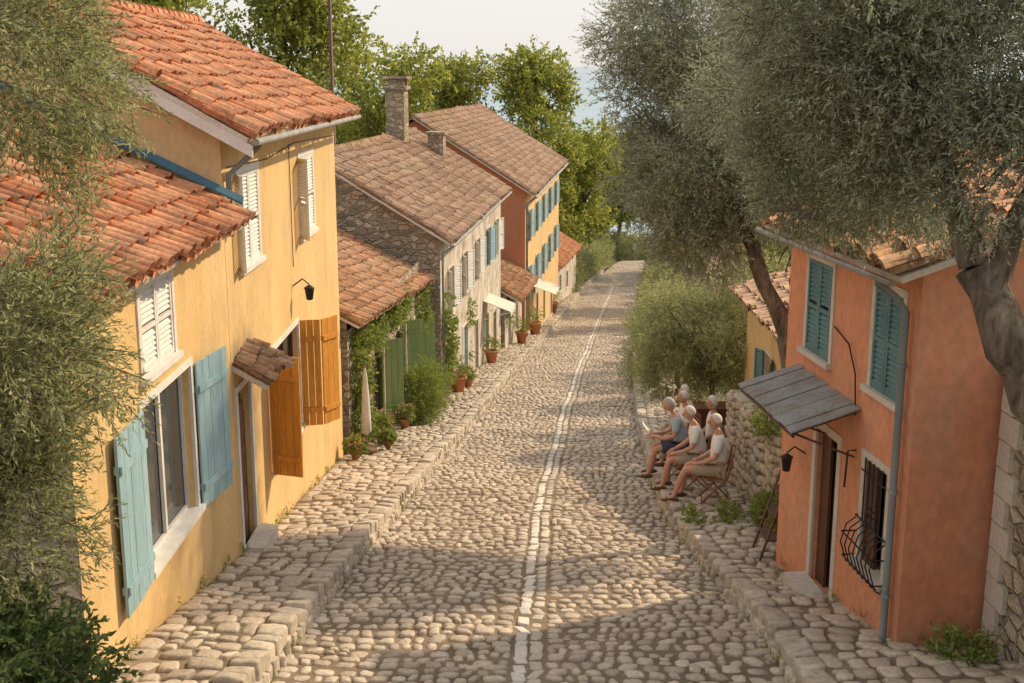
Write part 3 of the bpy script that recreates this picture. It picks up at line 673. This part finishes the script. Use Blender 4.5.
roof(f,-.2,L+.2,.4,-5.25,-2.5,-4.35,5,m_tile2,h,tp=.25,seed=10)
h=empty('stone_cottage',(12,70,G(70)))
f=Fr((11.2,62),(12.6,76),-1); L=f.L
shell(f,L,7,-24,-11.2,-3.5,-9.3,[(3,4,-13.5,-12)],m_wht,m_stone,h,v_e=.4)
roof(f,-.2,L+.2,.5,-11.2,-3.5,-9.2,7,m_tile2,h,tp=.3,seed=12)
h=empty('stone_cottage',(18,112,G(112)))
f=Fr((15.4,108),(17.4,118),-1); L=f.L
shell(f,L,7,-30,-16.0,-3.5,-14.1,[(3,4,-18.5,-17)],m_wht,m_stone,h,v_e=.4)
roof(f,-.2,L+.2,.5,-16.0,-3.5,-14.0,7,m_tile,h,tp=.34,seed=13)
# ------------------------------------------------------------------ foliage
def unit(a): return a/(np.linalg.norm(a,axis=1)[:,None]+1e-9)
def leaf_arr(P,D,L,W,r):
    N=len(P); rv=r.normal(size=(N,3)); S=unit(np.cross(D,rv))
    Lr=(L*r.uniform(.7,1.25,N))[:,None]; Wr=(W*r.uniform(.7,1.25,N))[:,None]
    bend=np.cross(D,S)*Lr*.08
    return np.stack([P,P+D*Lr*.45+S*Wr*.5+bend,P+D*Lr,P+D*Lr*.45-S*Wr*.5+bend],1).reshape(-1,3)
def foliage(name,blobs,L,W,mat,par,seed,tw=.35,lpt=14,thr=-.5,freq=2.2,droop=.15,spread=.75,shell_=.45):
    r=np.random.default_rng(seed); allV=[]; tV=[]
    for (c,rad,n) in blobs:
        d=unit(r.normal(size=(n,3))); rr=shell_+(1-shell_)*r.random(n)**.6
        bump=1+.18*np.sin(d[:,0]*5+c[0])*np.sin(d[:,1]*4+1+c[1])+.15*np.sin(d[:,2]*7+d[:,0]*4)
        P=np.array(c)+d*(rr*bump)[:,None]*np.array(rad)
        m=(np.sin(P[:,0]*freq+1)+np.sin(P[:,1]*freq*.9+2)+np.sin(P[:,2]*freq*1.2+.5)+.7*np.sin(P[:,0]*freq*2.3+P[:,2]*freq*1.7))>thr
        P=P[m]; d=d[m]; n2=len(P)
        T=unit(d*.8+r.normal(size=(n2,3))*.55+np.array([0,0,-droop]))
        k=np.linspace(.1,1,lpt)
        base=P[:,None,:]+T[:,None,:]*(tw*k)[None,:,None]
        base[:,:,2]-=(droop*tw*.6*k**2)[None]
        base=base.reshape(-1,3); TT=np.repeat(T,lpt,axis=0)
        D=unit(TT*.75+r.normal(size=TT.shape)*spread*.7)
        allV.append(leaf_arr(base,D,L,W,r))
        e=P+T*tw; s=unit(np.cross(T,r.normal(size=T.shape)))*.004
        tV.append(np.stack([P-s,P+s,e+s*.3,e-s*.3],1).reshape(-1,3))
    V=np.concatenate(allV); np_mesh(name,V,np.arange(len(V)).reshape(-1,4),None,mat,False,par)
    V=np.concatenate(tV); np_mesh(name+'_twigs',V,np.arange(len(V)).reshape(-1,4),None,m_bark,False,par)
def limb(mb,p0,p1,r0,r1,seed,n=7,wob=.12,ns=9):
    r=random.Random(seed); p0=Vector(p0);p1=Vector(p1); L=(p1-p0).length
    pts=[];rad=[]
    for i in range(n+1):
        t=i/n; w=wob*L*math.sin(math.pi*t)*.6
        pts.append(p0.lerp(p1,t)+Vector((r.uniform(-w,w)*.5,r.uniform(-w,w)*.5,r.uniform(-w,w)*.3)))
        rad.append((r0+(r1-r0)*t)*r.uniform(.85,1.18))
    mb.tube(pts,rad,ns,0)
def olive(loc,trunks,blobs,seed,L=.06,W=.013,mat=None,nl=4,**k):
    e=empty('olive_tree',loc); mb=MB()
    for i,(a,b,r0,r1) in enumerate(trunks): limb(mb,a,b,r0,r1,seed*10+i)
    rr=random.Random(seed)
    for (c,rad,n) in blobs:
        src=min((Vector(t[1]) for t in trunks),key=lambda q:(q-Vector(c)).length)
        for j in range(nl):
            q=Vector(c)+Vector((rr.uniform(-.6,.6)*rad[0],rr.uniform(-.6,.6)*rad[1],rr.uniform(-.5,.6)*rad[2])); limb(mb,src,q,.035,.010,seed*100+j,ns=5)
    mb.build('trunk',[m_bark],e)
    foliage('crown',blobs,L,W,mat or m_ol,e,seed,**k)
    return e
olive((-5,7.2,G(7)),[((-5.3,7.4,-6.0),(-4.7,7.4,-3.4),.2,.14),((-4.7,7.4,-3.4),(-4.0,7.8,-1.0),.13,.06),((-4.7,7.4,-3.4),(-3.9,7.0,-2.3),.10,.05)],
  [((-3.72,8.3,.15),(1.1,1.0,1.15),3500),((-4.2,8.6,1.0),(1.0,1.0,.8),1300),((-3.52,7.4,-1.7),(.92,.8,.8),3500),((-3.72,7.3,-2.7),(.85,.8,.75),3300),((-4.0,7.2,-2.2),(.8,.8,.8),1400),((-4.3,8.2,-.75),(.7,.7,.5),800)],3,L=.058,W=.014,tw=.26,thr=-1.25,mat=m_ol2,lpt=12)
e=empty('dark_shrub',(-3.6,6.7,G(6.7)))
foliage('leaves',[((-3.3,6.6,-3.85),(.8,.7,.75),2600),((-2.92,6.9,-4.6),(.5,.6,.6),1200),((-3.6,6.6,-4.9),(.8,.6,.6),900)],.055,.028,m_dk,e,5,tw=.2,lpt=12,thr=-1.9)
olive((5.4,9.3,G(9.3)),[((5.6,9.0,-6.0),(4.55,9.4,-3.0),.26,.22),((4.55,9.4,-3.0),(3.85,9.9,-1.55),.22,.17),((3.85,9.9,-1.55),(3.5,10.3,-.3),.13,.07),((3.95,9.8,-1.75),(4.6,10.0,-.2),.13,.07)],
  [((3.7,10.6,.1),(1.25,1.1,.9),3200),((4.4,10.3,.1),(1.1,1.1,1.0),2900),((2.85,11.0,.5),(.95,1.0,.75),2400),((4.1,10.0,-.75),(.75,.6,.5),1200),((3.5,10.5,1.2),(1.6,1.2,.8),2200),((3.3,10.6,-.55),(.65,.6,.45),1000),((4.75,9.9,-1.1),(.5,.5,.5),450),((2.5,11.4,-.3),(.5,.6,.4),600),((3.6,11.2,-.95),(.6,.5,.38),1000),((3.2,12.3,-1.1),(.65,.7,.42),1200),((2.9,11.8,-.6),(.6,.6,.4),700),((4.5,11.0,-.85),(.6,.6,.4),800),((4.3,10.3,-.6),(.6,.5,.45),1100),((2.6,12.8,-.2),(.7,.7,.5),700)],7,L=.062,W=.014,tw=.32,thr=-1.15,lpt=12)
olive((5.2,20,G(20)),[((5.3,19.3,-7.6),(4.75,20.2,-4.4),.28,.2),((4.75,20.2,-4.4),(3.9,20.8,-2.3),.16,.09),((4.75,20.2,-4.4),(5.2,21,-2.2),.14,.07)],
  [((3.9,21.2,-.6),(1.9,2.0,1.5),4400),((3.0,21.0,-1.7),(1.05,1.3,1.2),2700),((4.6,21.0,-2.0),(1.4,1.4,1.0),2500),((5.3,20.5,-.2),(1.6,1.5,1.5),2000),((3.4,21.6,.9),(1.6,1.6,1.1),2400),((4.6,21,1.9),(1.9,1.6,1.0),1900),((3.5,21,-2.9),(.9,1,.55),1100),((5.6,20.3,-2.6),(.8,.9,.6),1000),((4.6,19.6,-1.2),(.9,.9,.8),900),((2.3,21.2,.7),(.8,.9,.9),900),((2.1,21.1,-.5),(.6,.8,.8),700),((4.9,20.2,-3.1),(.7,.7,.4),600)],8,L=.08,W=.021,tw=.38,thr=-1.05,lpt=11)
olive((5.3,31.5,G(31)),[((5.3,31.2,-10),(5.4,31.3,-7.9),.13,.09)],
  [((5.3,31,-6.9),(1.6,1.6,1.2),2200),((4.5,31.5,-7.8),(.9,1,.8),1100),((6.2,30.8,-7.4),(1.1,1,.9),900),((4.4,30.9,-6.2),(.8,.8,.6),600),((6.4,31,-5.6),(1.2,1.2,.9),900)],9,L=.095,W=.026,tw=.4,thr=-1.2,mat=m_ol2,lpt=11)
olive((5.8,41,G(41)),[((5.9,41,-11.6),(5.8,41,-9.6),.13,.08)],
  [((5.7,41,-8.6),(1.4,2,1.4),1500),((5.5,46,-10.6),(1.2,2.2,1.6),1300),((6.8,50,-10),(1.5,2.5,1.8),1300)],10,L=.13,W=.035,tw=.45,thr=-1.4,mat=m_ol2,lpt=10)
e=empty('roadside_shrubs',(8,60,G(60)))
foliage('leaves',[((C(y)+HR(y)+1.6+random.uniform(-.2,.5),y,float(G(y))+1.0),(1.1,2.2,1.4+random.random()*.8),600) for y in range(54,150,6)]+[((C(y)-HW(y)-1.6,y,float(G(y))+1.2),(1.2,2.2,1.7),700) for y in range(104,150,6)]
 +[((C(158)+x_,158+abs(x_)*.3,float(G(158))+1.6),(2.4,2,2.4),700) for x_ in (-6,-4,-1.5,1,3.5,6)],.18,.075,m_ol2,e,12,tw=.5,lpt=10,thr=-1.6)
def tree(x,y,zc,rx,rz,seed,n=5200,leaf=.34,mat=None,g=None):
    r=random.Random(seed); z0=float(terrain_z(np.array(float(x)),np.array(float(y)))) if g is None else g
    e=empty('broadleaf_tree',(x,y,z0)); mb=MB()
    limb(mb,(x,y,z0-.3),(x,y,zc-rz*.5),.32,.22,seed)
    bl=[]
    for i in range(13):
        a=r.uniform(0,6.28); q=r.uniform(.25,.72); zz=r.uniform(-.75,.75)
        c=(x+math.cos(a)*q*rx*(1-.4*abs(zz)),y+math.sin(a)*q*rx*(1-.4*abs(zz)),zc+zz*rz)
        s=r.uniform(.32,.5)*rx; bl.append((c,(s,s,s*.8),n//60))
        limb(mb,(x,y,zc-rz*.6),c,.12,.04,seed*20+i,ns=5)
    mb.build('trunk',[m_bark],e)
    foliage('crown',bl,leaf,leaf*.62,mat or m_dec,e,seed,tw=.9,lpt=9,thr=-1.2,freq=1.1,spread=1.2,shell_=.35)
tree(2.0,112,-5.0,5.8,7.4,21,n=13000)
tree(-5.5,108,-4.0,5.2,5.5,22,n=9000)
tree(6.5,118,-10.0,5.0,7.5,23,n=13000)
tree(20.5,130,-12,6.5,7.0,24,n=13000)
tree(3.4,108,-9.5,4.0,5.5,25,n=9000)
tree(-12,62,1.2,4.8,4.2,26,n=11000,leaf=.28)
tree(-17.5,60,2.2,4.4,4.0,27,n=8000,leaf=.28)
tree(-8.0,72,-.6,4.2,3.6,28,n=8000,leaf=.28)
tree(18,95,-9,5.0,6,29,n=6000)
tree(24,120,-9,7.0,8,30,n=7000)
tree(13.5,80,-8.5,4.0,5,31,n=5000)
tree(-14,100,-3,6,6,32,n=6000)
tree(9.5,38,-6,2.6,2.8,33,n=5000,leaf=.2)
tree(15,168,-15,7,8,34,n=12000,leaf=.42)
tree(8,150,-12,6,8,35,n=11000,leaf=.42)
tree(21,166,-18,6,7,36,n=9000,leaf=.42)
e=empty('hillside_forest',(0,300,-60)); r=np.random.default_rng(5)
bl=[]
for i in range(380):
    y=r.uniform(175,520); x=r.uniform(-.5,.6)*y
    if y<185 and abs(x-C(min(y,229)))<5: continue
    z=float(terrain_z(np.array(x),np.array(y)))
    s=r.uniform(3,6); bl.append(((x,y,z+s*.8),(s,s,s*1.1),40))
foliage('leaves',bl,.9,.6,m_for,e,55,tw=1.6,lpt=8,thr=-3,freq=.7,spread=1.3,shell_=.5)
def pot(x,y,z,s,kind,seed,name='potted_plant'):
    e=empty(name,(x,y,z)); mb=MB()
    mb.lathe((x,y,z),[(0,.0),(.11*s,0),(.16*s,.28*s),(.18*s,.28*s),(.18*s,.33*s),(.15*s,.33*s),(.14*s,.28*s),(0,.27*s)],18,0); mb.build('pot',[m_pot],e)
    if kind=='tall': foliage('leaves',[((x,y,z+.75*s),(.25*s,.25*s,.5*s),int(170))],.09,.02,m_vine,e,seed,tw=.22,lpt=9,thr=-3,shell_=.1,droop=-.3)
    else:
        foliage('leaves',[((x,y,z+.5*s),(.26*s,.26*s,.22*s),int(140))],.06,.04,m_vine,e,seed,tw=.14,lpt=8,thr=-3,shell_=.1)
        if kind=='flower':
            foliage('flowers',[((x,y,z+.56*s),(.27*s,.27*s,.2*s),40)],.05,.045,m_flower,e,seed+1,tw=.08,lpt=3,thr=-3,shell_=.7)
ZL=lambda y: float(G(y))+HLs+.03
ZR=lambda y: float(G(y))+HRs+.03
pot(-3.3,29.2,ZL(29.2),1.1,'flower',61); pot(-3.45,30.4,ZL(30.4),.9,'bush',62); pot(-2.75,35.5,ZL(35.5),1.7,'bush',63); pot(-3.0,32.2,ZL(32.2),.9,'flower',64)
pot(-3.6,26.4,ZL(26.4),.7,'flower',65); pot(-3.05,28.3,ZL(28.3),.6,'bush',77); pot(-1.9,41.0,ZL(41),1.7,'flower',66); pot(-1.6,42.4,ZL(42.4),1.1,'flower',67); pot(-.9,51,ZL(51),1.7,'bush',68); pot(.5,61,ZL(61),1.9,'bush',70)
pot(1.3,66.5,ZL(66.5),2.2,'bush',71); pot(2.9,85,ZL(85),2.4,'bush',73)
pot(4.15,17.0,ZR(17),.8,'flower',74); pot(4.2,18.4,ZR(18.4),.9,'bush',75); pot(4.9,29.8,ZR(29.8),1.4,'bush',76)
e=empty('climbing_vine',(-3.5,30,-8))
foliage('leaves',[((-3.7,28.5,-6.9),(.2,.6,1.2),340),((-3.55,30.0,-6.3),(.24,1.3,.4),380),((-3.25,34.0,-6.45),(.2,2.2,.32),380),((-3.7,28.3,-8.3),(.25,.4,.8),220),((-3.0,38.3,-7.3),(.2,.6,.8),220),((-2.2,40.2,-8.8),(.22,.55,1.5),420),((-1.75,46.5,-9.6),(.2,.5,1.3),260),((-.3,59,-11.4),(.3,.8,.8),200)],.09,.065,m_vine,e,81,tw=.22,lpt=8,thr=-.9,shell_=.3)
e=empty('tall_shrub',(-2.7,34,-9))
foliage('leaves',[((-2.65,33.9,-9.3),(.45,.7,.85),750),((-2.5,37.6,-9.9),(.35,.6,.55),300)],.16,.022,m_vine,e,82,tw=.38,lpt=9,thr=-2.4,shell_=.2,droop=-.5)
e=empty('wall_plants',(4.2,21,-7))
foliage('leaves',[((4.45,17.6,-5.4),(.25,.7,.22),220),((4.4,19.9,-5.85),(.22,.5,.25),140),((4.3,19.3,ZR(19.3)+.1),(.2,.7,.18),160),((3.75,19.6,ZR(19.6)+.06),(.15,.4,.12),90),((3.1,19.4,ZR(19.4)+.02),(.1,.5,.08),60),((4.7,11.5,ZR(11.5)+.05),(.3,.3,.07),110)],.07,.03,m_vine,e,83,tw=.14,lpt=8,thr=-3,shell_=.2,droop=-.3)
e=empty('weeds_in_joints',(0,20,-8)); rg=np.random.default_rng(9); bl=[]
for y in np.arange(8,60,.45):
    if rg.random()<.55: bl.append(((float(FLx(y))+.06,y,ZL(y)+.02),(.05,.12,.05),int(rg.integers(3,12))))
    if rg.random()<.45: bl.append(((float(C(y)-HW(y))+.07,y,float(G(y))+.03),(.04,.12,.04),int(rg.integers(2,8))))
    if rg.random()<.5: bl.append(((float(C(y)+HR(y))-.07,y,float(G(y))+.03),(.04,.12,.04),int(rg.integers(2,9))))
    if rg.random()<.5: bl.append(((float(FRx(y))-.08,y,ZR(y)+.02),(.05,.12,.05),int(rg.integers(3,12))))
foliage('leaves',bl,.05,.012,m_vine,e,91,tw=.07,lpt=6,thr=-4,shell_=.2,droop=-.8)
# parasol
e=empty('folded_parasol',(-3.55,27.6,ZL(27.6))); mb=MB(); z=ZL(27.6)
mb.lathe((-3.5,27.7,z),[(.25,0),(.25,.06),(.03,.08),(.02,.3)],12,1)
mb.lathe((-3.5,27.7,z),[(.03,.4),(.13,.5),(.12,.8),(.09,1.4),(.05,1.9),(.01,2.1)],9,0)
mb.tube([(-3.5,27.7,z),(-3.5,27.7,z+2.2)],.018,6,1); mb.build('cloth_and_pole',[m_canvas,m_brown],e)
e=empty('wooden_plant_ladder',(4.0,16.6,ZR(16.6))); mb=MB(); z=ZR(16.5)
for yy in (16.35,16.85):
    mb.tube([(3.6,yy,z),(4.05,yy,z+1.5)],.02,6); mb.tube([(4.25,yy,z),(4.05,yy,z+1.5)],.02,6)
for k in range(4):
    t=.2+.22*k; x=3.6+.45*t; mb.box(WF,x-.02,x+.16,16.33,16.87,z+1.5*t,z+1.5*t+.03,0)
mb.build('ladder',[m_brown],e)
e=empty('wooden_cabinet',(4.9,28,ZR(28))); mb=MB(); z=ZR(28.6)
mb.box(WF,4.6,5.4,28.5,29.1,z+.1,z+1.0,0); mb.box(WF,4.55,5.45,28.45,29.15,z+1.0,z+1.05,0)
for x in (4.62,5.3):
    for y in (28.52,29.02): mb.box(WF,x,x+.07,y,y+.07,z-.05,z+.1,0)
for k in range(3): mb.box(WF,4.585,4.6,28.55,29.05,z+.15+k*.28,z+.38+k*.28,0)
mb.build('cabinet',[m_brown],e)
e=empty('utility_pole',(-7.6,52,-6)); mb=MB(); mb.tube([(-8.2,56,-14),(-8.2,56,5.2)],[.10,.07],8,0); mb.box(WF,-8.9,-7.5,55.93,56.0,3.9,4.02,0)
for x in (-8.8,-8.2,-7.6): mb.tube([(x,56,4.02),(x,56,4.2)],.04,6,0)
pts=[]
for i in range(13):
    t=i/12; pts.append((-8.8+(-5.6+8.8)*t,56+(22-56)*t,4.2+(5.2-4.2)*t-3*t*(1-t)*.8))
mb.tube(pts,.012,4,1); mb.build('pole_and_wire',[m_brown,m_iron],e)
# ------------------------------------------------------------------ chairs & people
def chair(name,x,y,z,ang,k=1.0):
    e=empty(name,(x,y,z)); mb=MB(); Rm=Matrix.Rotation(ang,3,'Z')
    P=lambda a,b,c: Vector((x,y,z))+Rm@Vector((a*k,b*k,c*k))
    for s in (-.21,.21):
        mb.tube([P(.24,s,0),P(-.2,s,.47),P(-.26,s,.9)],.018,6); mb.tube([P(-.24,s*.9,0),P(.2,s*.9,.44)],.018,6)
    for j in range(6):
        a=-.2+j*.08; mb.hexa([P(a,-.2,.44),P(a+.06,-.2,.44),P(a+.06,.2,.44),P(a,.2,.44),P(a,-.2,.462),P(a+.06,-.2,.462),P(a+.06,.2,.462),P(a,.2,.462)])
    for c in (.6,.7,.82):
        a=-.215-(c-.47)*.12; mb.hexa([P(a-.02,-.21,c),P(a,-.21,c),P(a,.21,c),P(a-.02,.21,c),P(a-.03,-.21,c+.06),P(a-.01,-.21,c+.06),P(a-.01,.21,c+.06),P(a-.03,.21,c+.06)])
    for a,c in ((.2,.06),(-.2,.06)): mb.tube([P(a,-.2,c),P(a,.2,c)],.012,6)
    mb.build('frame',[m_chair],e)
def skinobj(name,verts,edges,radii,mat,par,T,root=0,sub=2,k=1.0):
    me=bpy.data.meshes.new(name); me.from_pydata([tuple(T(*v)) for v in verts],edges,[]); me.materials.append(mat)
    o=bpy.data.objects.new(name,me); COL.objects.link(o)
    sk=o.modifiers.new('skin','SKIN'); sk.use_smooth_shade=True
    for i,rr in enumerate(radii):
        d=me.skin_vertices[0].data[i]; rr=rr if isinstance(rr,tuple) else (rr,rr); d.radius=(rr[0]*k,rr[1]*k); d.use_root=(i==root)
    ss=o.modifiers.new('sub','SUBSURF'); ss.levels=sub; ss.render_levels=sub
    parent(o,par); return o
def person(name,x,y,z,ang,shirt,lower,hair,female=False,lean=0.0,headpitch=0.0,headyaw=0.0,shorts=True,sc=1.18,legf=.0,book=False):
    e=empty(name,(x,y,z)); Rm=Matrix.Rotation(ang,3,'Z')
    def T(a,b,c): return Vector((x,y,z))+Rm@Vector((a*sc,b*sc,c*sc))
    l=lean
    pel=(-.06,0,.56); sp=(-.07+l*.25,0,.76); ch=(-.08+l*.6,0,.98); nk=(-.06+l*.85,0,1.15); hb=(-.035+l,0,1.22)
    hd=Vector((-.01+l*1.08,0,1.315))
    shY=.18 if not female else .16
    V=[pel,sp,ch,nk,hb]; E=[(0,1),(1,2),(2,3),(3,4)]; Rr=[.135,.125,.13,.058,.052]
    arm=[]
    for s in (1,-1):
        i=len(V)
        kx=.42+legf*(1 if s>0 else .4)*.15; ax=kx+legf*.35+ (.04 if s>0 else -.05)
        V+=[(-.02,s*.095,.53),(kx*.5,s*.115,.55),(kx,s*.13,.55),(kx+(ax-kx)*.5+.0,s*.13,.33),(ax,s*.13,.10),(ax+.10,s*.14,.045),(ax+.17,s*.145,.04)]
        E+=[(0,i),(i,i+1),(i+1,i+2),(i+2,i+3),(i+3,i+4),(i+4,i+5),(i+5,i+6)]; Rr+=[.098,.085,.062,.056,.038,.036,.028]
        i=len(V); sx=-.08+l*.75
        V+=[(sx,s*shY,1.07),(sx+.03,s*(shY+.05),.92),(sx+.06,s*(shY+.06),.80),(sx+.2,s*(shY-.0),.71),(max(sx+.33,.24),s*.12,.655)]
        if book: V[-1]=(sx+.38,s*.1,.76); V[-2]=(sx+.22,s*.19,.75)
        E+=[(2,i),(i,i+1),(i+1,i+2),(i+2,i+3),(i+3,i+4)]; Rr+=[.06,.05,.043,.036,.027]
        arm.append((V[-2],V[-1],s))
    skinobj('body',V,E,Rr,m_skin,e,T,k=sc)
    V2=[(pel[0]+.0,0,.58),sp,ch,(nk[0]-.005,0,1.11)]; E2=[(0,1),(1,2),(2,3)]; R2=[.165,.155,.155,.075]
    for s in (1,-1):
        i=len(V2); sx=-.08+l*.75; V2+=[(sx,s*(shY),1.075),(sx+.03,s*(shY+.05),.93),(sx+.045,s*(shY+.057),.86)]; E2+=[(2,i),(i,i+1),(i+1,i+2)]; R2+=[.075,.066,.066]
    skinobj('shirt',V2,E2,R2,shirt,e,T,k=sc)
    V3=[(-.06,0,.56)]; E3=[]; R3=[.165]
    for s in (1,-1):
        i=len(V3); kx=.42+legf*(1 if s>0 else .4)*.15; ax=kx+legf*.35+(.04 if s>0 else -.05)
        V3+=[(-.02,s*.095,.535),(kx*.5,s*.115,.55),(kx*.85,s*.127,.55)]; E3+=[(0,i),(i,i+1),(i+1,i+2)]; R3+=[.115,.103,.09]
        if not shorts:
            V3[-1]=(kx,s*.13,.55); V3+=[(kx+(ax-kx)*.5,s*.13,.33),(ax,s*.13,.14)]; E3+=[(i+2,i+3),(i+3,i+4)]; R3[-1]=.078; R3+=[.072,.062]
    skinobj('shorts' if shorts else 'trousers',V3,E3,R3,lower,e,T,k=sc)
    HRm=Rm@Matrix.Rotation(headyaw,3,'Z')@Matrix.Rotation(headpitch,3,'Y')
    c=T(*hd); mb=MB(); k=sc
    def face(q):
        q=q.copy()
        if q.z<0: q.x*=1-.12*(-q.z/.12); q.y*=1-.28*(-q.z/.12)
        if q.x>0: q.x*=.94
        return q
    mb.ell(c,(.098*k,.078*k,.122*k),20,0,HRm,face)
    mb.ell(c+HRm@Vector((.098*k,0,-.012*k)),(.02*k,.013*k,.024*k),8,0,HRm)
    mb.ell(c+HRm@Vector((.088*k,0,.012*k)),(.014*k,.01*k,.03*k),8,0,HRm)
    for s in (1,-1):
        mb.ell(c+HRm@Vector((.0,s*.078*k,-.005*k)),(.02*k,.012*k,.033*k),8,0,HRm)
        mb.ell(c+HRm@Vector((.083*k,s*.031*k,.012*k)),(.010*k,.013*k,.007*k),8,1,HRm)
        mb.ell(c+HRm@Vector((.086*k,s*.031*k,.032*k)),(.010*k,.018*k,.005*k),8,3,HRm)
    mb.ell(c+HRm@Vector((.080*k,0,-.055*k)),(.010*k,.026*k,.007*k),8,2,HRm)
    def hf(q):
        q=q.copy()
        lim=(.02+.5*max(0,q.z))*k
        if q.x>lim and q.z<.085*k: q.x=lim
        if q.z<-.05*k: 
            if not female: q.z=-.05*k; 
            q.y*=.93
        return q
    mb.ell(c+HRm@Vector((-.016*k,0,.024*k)),(.104*k,.088*k,(.112 if not female else .13)*k),18,3,HRm,hf)
    mb.build('head',[m_skin,m_eye,m_lip,hair],e)
    for wr,(el,w,s) in enumerate(arm):
        w0=Vector(w); d=(Vector(w)-Vector(el)).normalized(); mb=MB()
        side=Vector((0,0,1)).cross(d).normalized(); up=d.cross(side)
        mb.tube([T(*(w0-d*.01)),T(*(w0+d*.03)),T(*(w0+d*.085))],[.024*sc,.034*sc,.033*sc],8)
        for fi,(off,ln) in enumerate(((-.028,.062),(-.010,.075),(.009,.07),(.027,.055))):
            b0=w0+d*.08+side*off; mb.tube([T(*b0),T(*(b0+d*ln*.5-up*0.004)),T(*(b0+d*ln*.8-Vector((0,0,.018)))),T(*(b0+d*ln*.9-Vector((0,0,.035))))],[.0095*sc,.009*sc,.008*sc,.006*sc],6)
        b0=w0+d*.03-side*.03*s; mb.tube([T(*b0),T(*(b0+d*.03-side*.02*s)),T(*(b0+d*.055-side*.022*s-Vector((0,0,.01))))],[.011*sc,.0095*sc,.007*sc],6)
        mb.build('hand',[m_skin],e)
    mb=MB()
    for s in (1,-1):
        kx=.42+legf*(1 if s>0 else .4)*.15; ax=kx+legf*.35+(.04 if s>0 else -.05)
        def shoe(q):
            q=q.copy()
            if q.z<-.03: q.z=-.03
            if q.x>0: q.z*=1-.4*q.x/.15
            return q
        mb.ell(T(ax+.06,s*.138,.036),(.15*sc,.052*sc,.055*sc),12,0,Rm,shoe)
    mb.build('shoes',[m_leather],e)
    if book:
        mb=MB(); a=l+.42
        q=lambda u,v,w: T(a+u,v,.82+w)
        mb.hexa([q(-.08,-.17,0),q(.04,-.17,.16),q(.04,0,.14),q(-.08,0,-.02),q(-.075,-.17,.006),q(.045,-.17,.166),q(.045,0,.146),q(-.075,0,-.014)])
        mb.hexa([q(-.08,0,-.02),q(.04,0,.14),q(.04,.17,.16),q(-.08,.17,0),q(-.075,0,-.014),q(.045,0,.146),q(.045,.17,.166),q(-.075,.17,.006)])
        mb.build('newspaper',[m_whitep],e)
    return e
PE=[('seated_man',3.78,21.3,math.pi-.15,m_shirtw,m_khaki,m_hair,dict(lean=.04,legf=.35,headyaw=.2)),
('seated_man',3.64,22.7,math.pi-.05,m_shirtw,m_khaki,m_hair,dict(lean=.14,legf=.2,headpitch=.15)),
('seated_woman',3.54,24.3,math.pi+.0,m_shirtb,m_pants,m_hair2,dict(lean=.20,legf=.2,female=True,headpitch=.4,book=True)),
('seated_woman',4.24,24.7,math.pi+.1,m_shirtw,m_pants,m_hair,dict(lean=.0,female=True,shorts=False)),
('seated_man',3.9,26.1,math.pi+.15,m_shirtw,m_khaki,m_hair,dict(lean=.06,shorts=False)),
('seated_woman',4.1,27.4,math.pi+.2,m_shirtc,m_khaki,m_hair,dict(lean=.05,female=True,shorts=False))]
for nm,x,y,a,sh,lo,hr,kw in PE:
    z=ZR(y)+.005
    chair('folding_chair',x,y,z,a,1.15)
    person(nm,x,y,z,a,sh,lo,hr,**kw)
# ------------------------------------------------------------------ light / world / camera
el=math.radians(36); ax,ay=.80,.60
S=Vector((math.cos(el)*ax,math.cos(el)*ay,math.sin(el)))
sun=bpy.data.lights.new('sun','SUN'); sun.energy=4.7; sun.angle=math.radians(1.2); sun.color=(1,.79,.52)
so=bpy.data.objects.new('sun',sun); so.rotation_euler=S.to_track_quat('Z','Y').to_euler(); COL.objects.link(so)
w=bpy.data.worlds.new('World'); scn.world=w; w.use_nodes=True; nt=w.node_tree
sky=nt.nodes.new('ShaderNodeTexSky'); sky.sky_type='NISHITA'; sky.sun_disc=False; sky.sun_elevation=el; sky.sun_rotation=math.atan2(ax,ay)
sky.dust_density=1.0; sky.air_density=1.0; sky.ozone_density=1.0
bg=nt.nodes['Background']; bg.inputs[1].default_value=.14; nt.links.new(sky.outputs[0],bg.inputs[0])
# humid summer haze whitening the sky
bg2=nt.nodes.new('ShaderNodeBackground'); bg2.inputs[0].default_value=(.985,.955,.91,1)
tc=nt.nodes.new('ShaderNodeTexCoord'); sp=nt.nodes.new('ShaderNodeSeparateXYZ'); nt.links.new(tc.outputs['Generated'],sp.inputs[0])
mr=nt.nodes.new('ShaderNodeMapRange'); mr.inputs[1].default_value=0; mr.inputs[2].default_value=.6; mr.inputs[3].default_value=.92; mr.inputs[4].default_value=.7
mr2=nt.nodes.new('ShaderNodeMapRange'); mr2.inputs[1].default_value=0.02; mr2.inputs[2].default_value=.45; mr2.inputs[3].default_value=.90; mr2.inputs[4].default_value=1.18
nt.links.new(sp.outputs[2],mr.inputs[0]); nt.links.new(sp.outputs[2],mr2.inputs[0]); nt.links.new(mr2.outputs[0],bg2.inputs[1])
ms=nt.nodes.new('ShaderNodeMixShader'); nt.links.new(mr.outputs[0],ms.inputs[0]); nt.links.new(bg.outputs[0],ms.inputs[1]); nt.links.new(bg2.outputs[0],ms.inputs[2])
nt.links.new(ms.outputs[0],nt.nodes['World Output'].inputs[0])
cam=bpy.data.cameras.new('camera'); cam.lens=42.2; cam.sensor_width=36; cam.clip_end=80000; cam.clip_start=.05
co=bpy.data.objects.new('camera',cam); COL.objects.link(co); co.location=(0,0,0); co.rotation_euler=(math.radians(90-12.5),0,0)
scn.camera=co
scn.view_settings.view_transform='Standard'; scn.view_settings.look='None'; scn.view_settings.exposure=0
